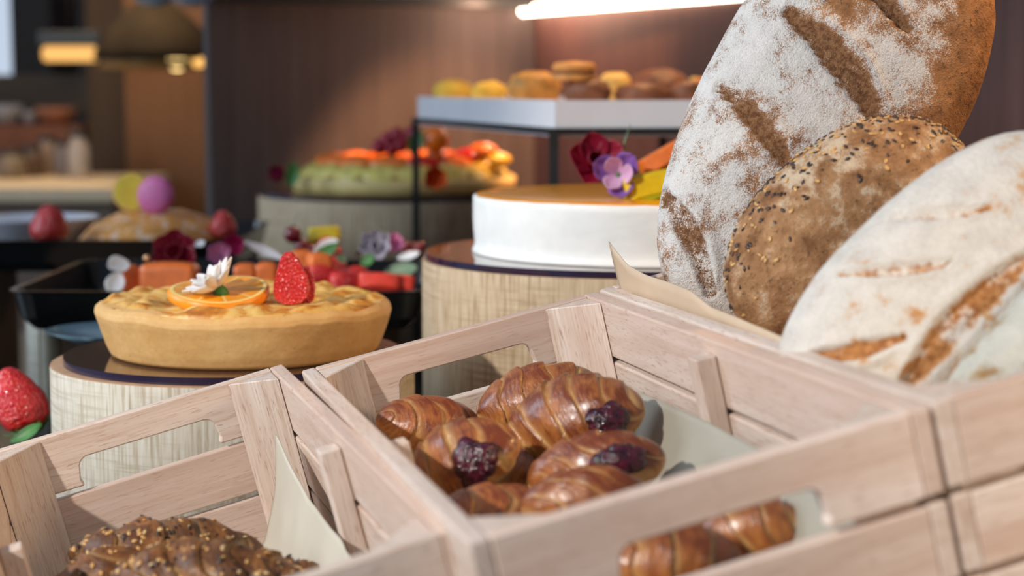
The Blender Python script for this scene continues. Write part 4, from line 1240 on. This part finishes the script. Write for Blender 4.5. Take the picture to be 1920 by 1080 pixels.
# ------------------------------------------------------------------ the cafe beyond, on the left
COLM = panel_mat('lighter_brown_wood', (112, 76, 48), (128, 88, 56)); COLD = panel_mat('brown_wood_column', (70, 52, 36), (82, 62, 44))  # the wide column's wood is a lighter brown than the narrow one's
YF = 6.6
def rect(name, px0, px1, py0, py1, Y, d, mat, label=None, cat=None, group=None, kind=None, bev=.004):
    a = wp(px0, py1, Y); b = wp(px1, py0, Y); o = box(name, (a.x, Y, a.z), (b.x, Y + d, b.z), mat, bev=bev); return tag(o, label, cat, group, kind)


a = wp(185, 400, YF)
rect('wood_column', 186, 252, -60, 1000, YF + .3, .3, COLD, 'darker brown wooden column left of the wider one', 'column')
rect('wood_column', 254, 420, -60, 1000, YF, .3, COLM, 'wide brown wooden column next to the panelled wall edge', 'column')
for ob in [o for o in bpy.data.objects if o.name.startswith('wood_column')]:
    co = [v.co.z for v in ob.data.vertices]
    for v in ob.data.vertices:
        if v.co.z < 1: v.co.z = 0
# pendant shade
ps = empty('pendant_lamp', wp(290, 112, 6.0), 'wide dark dome pendant lamp with a warm lit rim', 'lamp')
rs = 112 / F * 6.0
lathe('lamp_shade', [(0, .20), (.03, .2), (rs * .45, .165), (rs * .8, .10), (rs * .97, .03), (rs, 0), (rs * .96, .0), (rs * .7, .09), (0, .15)], 48, plain('bronze_shade', (50, 40, 28), .8, .3, 6, spec=.1), ps)
ring = lathe('light_ring', [(rs * .93, -.002), (rs * .93, -.030), (rs * .90, -.030), (rs * .90, -.002), (rs * .93, -.002)], 48, plain('brass_ring', (150, 112, 60), .3, .2), ps)
bulb = ball('bulb', .026, emit('bulb_glow', (255, 214, 140), 5), ring, n=12, sc=(1.2, 1, .9)); bulb.location = (rs * .48, -rs * .62, -.012)
bulb2 = ball('bulb', .018, emit('bulb_glow_dim', (240, 180, 96), 1.6), ring, n=12, sc=(2.2, 1, .9)); bulb2.location = (rs * .80, -rs * .5, -.010)
tube('lamp_cord', [(0, 0, .2), (0, 0, 1.3)], .006, BLACKM, ps)
# glowing bar lamp
bl = empty('bar_lamp', wp(132, 101, 6.2), 'glowing amber bar lamp on the far left', 'lamp')
hw = 52 / F * 6.2; hh = 14 / F * 6.2
box('glowing_diffuser', (-hw, -.02, -hh), (hw, .02, hh), emit('amber_diffuser', (255, 190, 104), 1.15), bl, .015, 3)
box('lamp_housing', (-hw - .01, -.03, hh + .001), (hw + .01, .03, hh + .05), BLACKM, bl, .004)
tube('lamp_rod', [(0, 0, hh + .05), (0, 0, 1.2)], .005, BLACKM, bl)
# pale window far left and dark frame around
w1 = rect('window_1', -70, 20, -40, 150, 8.6, .05, emit('daylight_pane', (206, 220, 240), .9), kind='structure')
rect('dark_cupboard', 22, 92, -60, 142, 8.0, .5, plain('near_black', (30, 26, 24), .6, .2), 'tall black cupboard door right of the pale window', 'cupboard')
rect('glass_cabinet', -50, 180, 140, 215, 7.6, .4, plain('olive_brown', (66, 54, 40), .6, .4, 5), 'dark olive shelf unit under the bar lamp', 'shelf unit')
rect('orange_shelf', -60, 154, 235, 330, 7.2, .3, plain('orange_wood', (138, 78, 40), .5, .3, 4), 'orange lit wooden shelf front in the far room', 'shelf')
GL = plain('blurred_china', (176, 172, 172), .3, .1)
for i, (px0, px1, py0, py1, m_, lb) in enumerate([
        (-14, 46, 200, 236, GL, 'grey white bowl at the left on the orange shelf'), (70, 148, 208, 240, plain('salmon_loaf', (176, 112, 76), .6, .1), 'salmon coloured long loaf shape on the orange shelf'),
        (46, 70, 246, 270, GL, 'small round grey cup between the bowl and the long loaf on the orange shelf')]):
    Y = 7.34; x = ((px0 + px1) / 2 - 960) / F * Y; z0 = wp(0, 235, 7.2).z + .002; z1 = z0 + (py1 - py0) / F * Y; r = (px1 - px0) / 2 / F * Y
    o = lathe('china_bowl' if i != 1 else 'far_loaf', [(0, 0), (r * .6, 0), (r, (z1 - z0) * .7), (r * .95, z1 - z0), (r * .8, (z1 - z0) * .9), (0, (z1 - z0) * .8)], 32, m_); o.location = (x, Y, z0); tag(o, lb, 'bowl' if i != 1 else 'bread')
for i, (px, py, r, h, c, lb) in enumerate([
        (90, 262, 20, 50, (150, 128, 110), 'tall beige jar in the middle of the far room shelf'), (118, 275, 16, 46, (120, 110, 108), 'grey jar right of the beige one'),
        (148, 268, 20, 60, (172, 160, 150), 'pale jar at the right of the far room shelf'), (146, 300, 18, 34, (120, 132, 146), 'blue grey glass at the front of the jars'),
        (60, 305, 22, 40, (96, 76, 60), 'brown jar at the lower left of the jars'), (20, 318, 30, 36, (120, 104, 84), 'low beige pot at the far left of the jars')]):
    Y = 6.38 - .11 * (i % 3); R = r / F * Y; H = h * 1.3 / F * Y; p = wp(px, 300, Y); p.z = wp(60, 352, 5.6).z + .001
    o = empty('storage_jar', p, lb, 'jar', 'blurred jars in the far room')
    lathe('jar_body', [(0, 0), (R * .9, 0), (R, H * .1), (R, H * .75), (R * .7, H * .88), (R * .7, H)], 24, plain('jar_%d' % i, c, .3, .15), o)
    lathe('jar_lid', [(R * .75, H), (R * .78, H * 1.02), (R * .78, H * 1.12), (0, H * 1.14)], 24, BLACKM, o)
# far serving counter with a lit pale top
fc_ = empty('serving_counter', wp(60, 352, 5.6), 'far serving counter with a pale lit top', 'counter')
zc = wp(60, 352, 5.6).z
box('pale_top', (-1.2, 0, -.045), (wp(214, 0, 5.6).x - wp(60, 0, 5.6).x, .9, 0), plain('cream_stone', (232, 206, 168), .4, .05), fc_, .004)
box('dark_front', (-1.1, .05, -zc + .001), (wp(205, 0, 5.6).x - wp(60, 0, 5.6).x, .85, -.046), plain('counter_front', (120, 100, 84), .6, .15), fc_, .004)
light('far_counter_light', 'AREA', (wp(60, 0, 5.9).x, 5.7, 2.3), (wp(60, 0, 5.9).x, 5.9, zc), 12, (1, .74, .44), size=.5)
light('far_column_light', 'AREA', (wp(330, 0, 5.9).x, 5.75, 1.9), (wp(330, 0, 6.6).x, 6.6, 1.2), 2.3, (1, .76, .48), size=.2)
# pale glass lamps at the very top of the gap
for px, w_, lb in ((290, 46, 'pale blue glass ceiling lamp, left of two above the pendant'), (360, 50, 'pale blue glass ceiling lamp, right of two above the pendant')):
    o = lathe('glass_ceiling_lamp', [(0, 0), (w_ / F * 5.4 * .6, .01), (w_ / F * 5.4, .05), (w_ / F * 5.4 * .5, .11), (0, .12)], 32, plain('pale_blue_glass', (150, 168, 184), .2, .2)); q = wp(px, 14, 5.4); o.location = q; tag(o, lb, 'lamp', 'pale glass ceiling lamps')
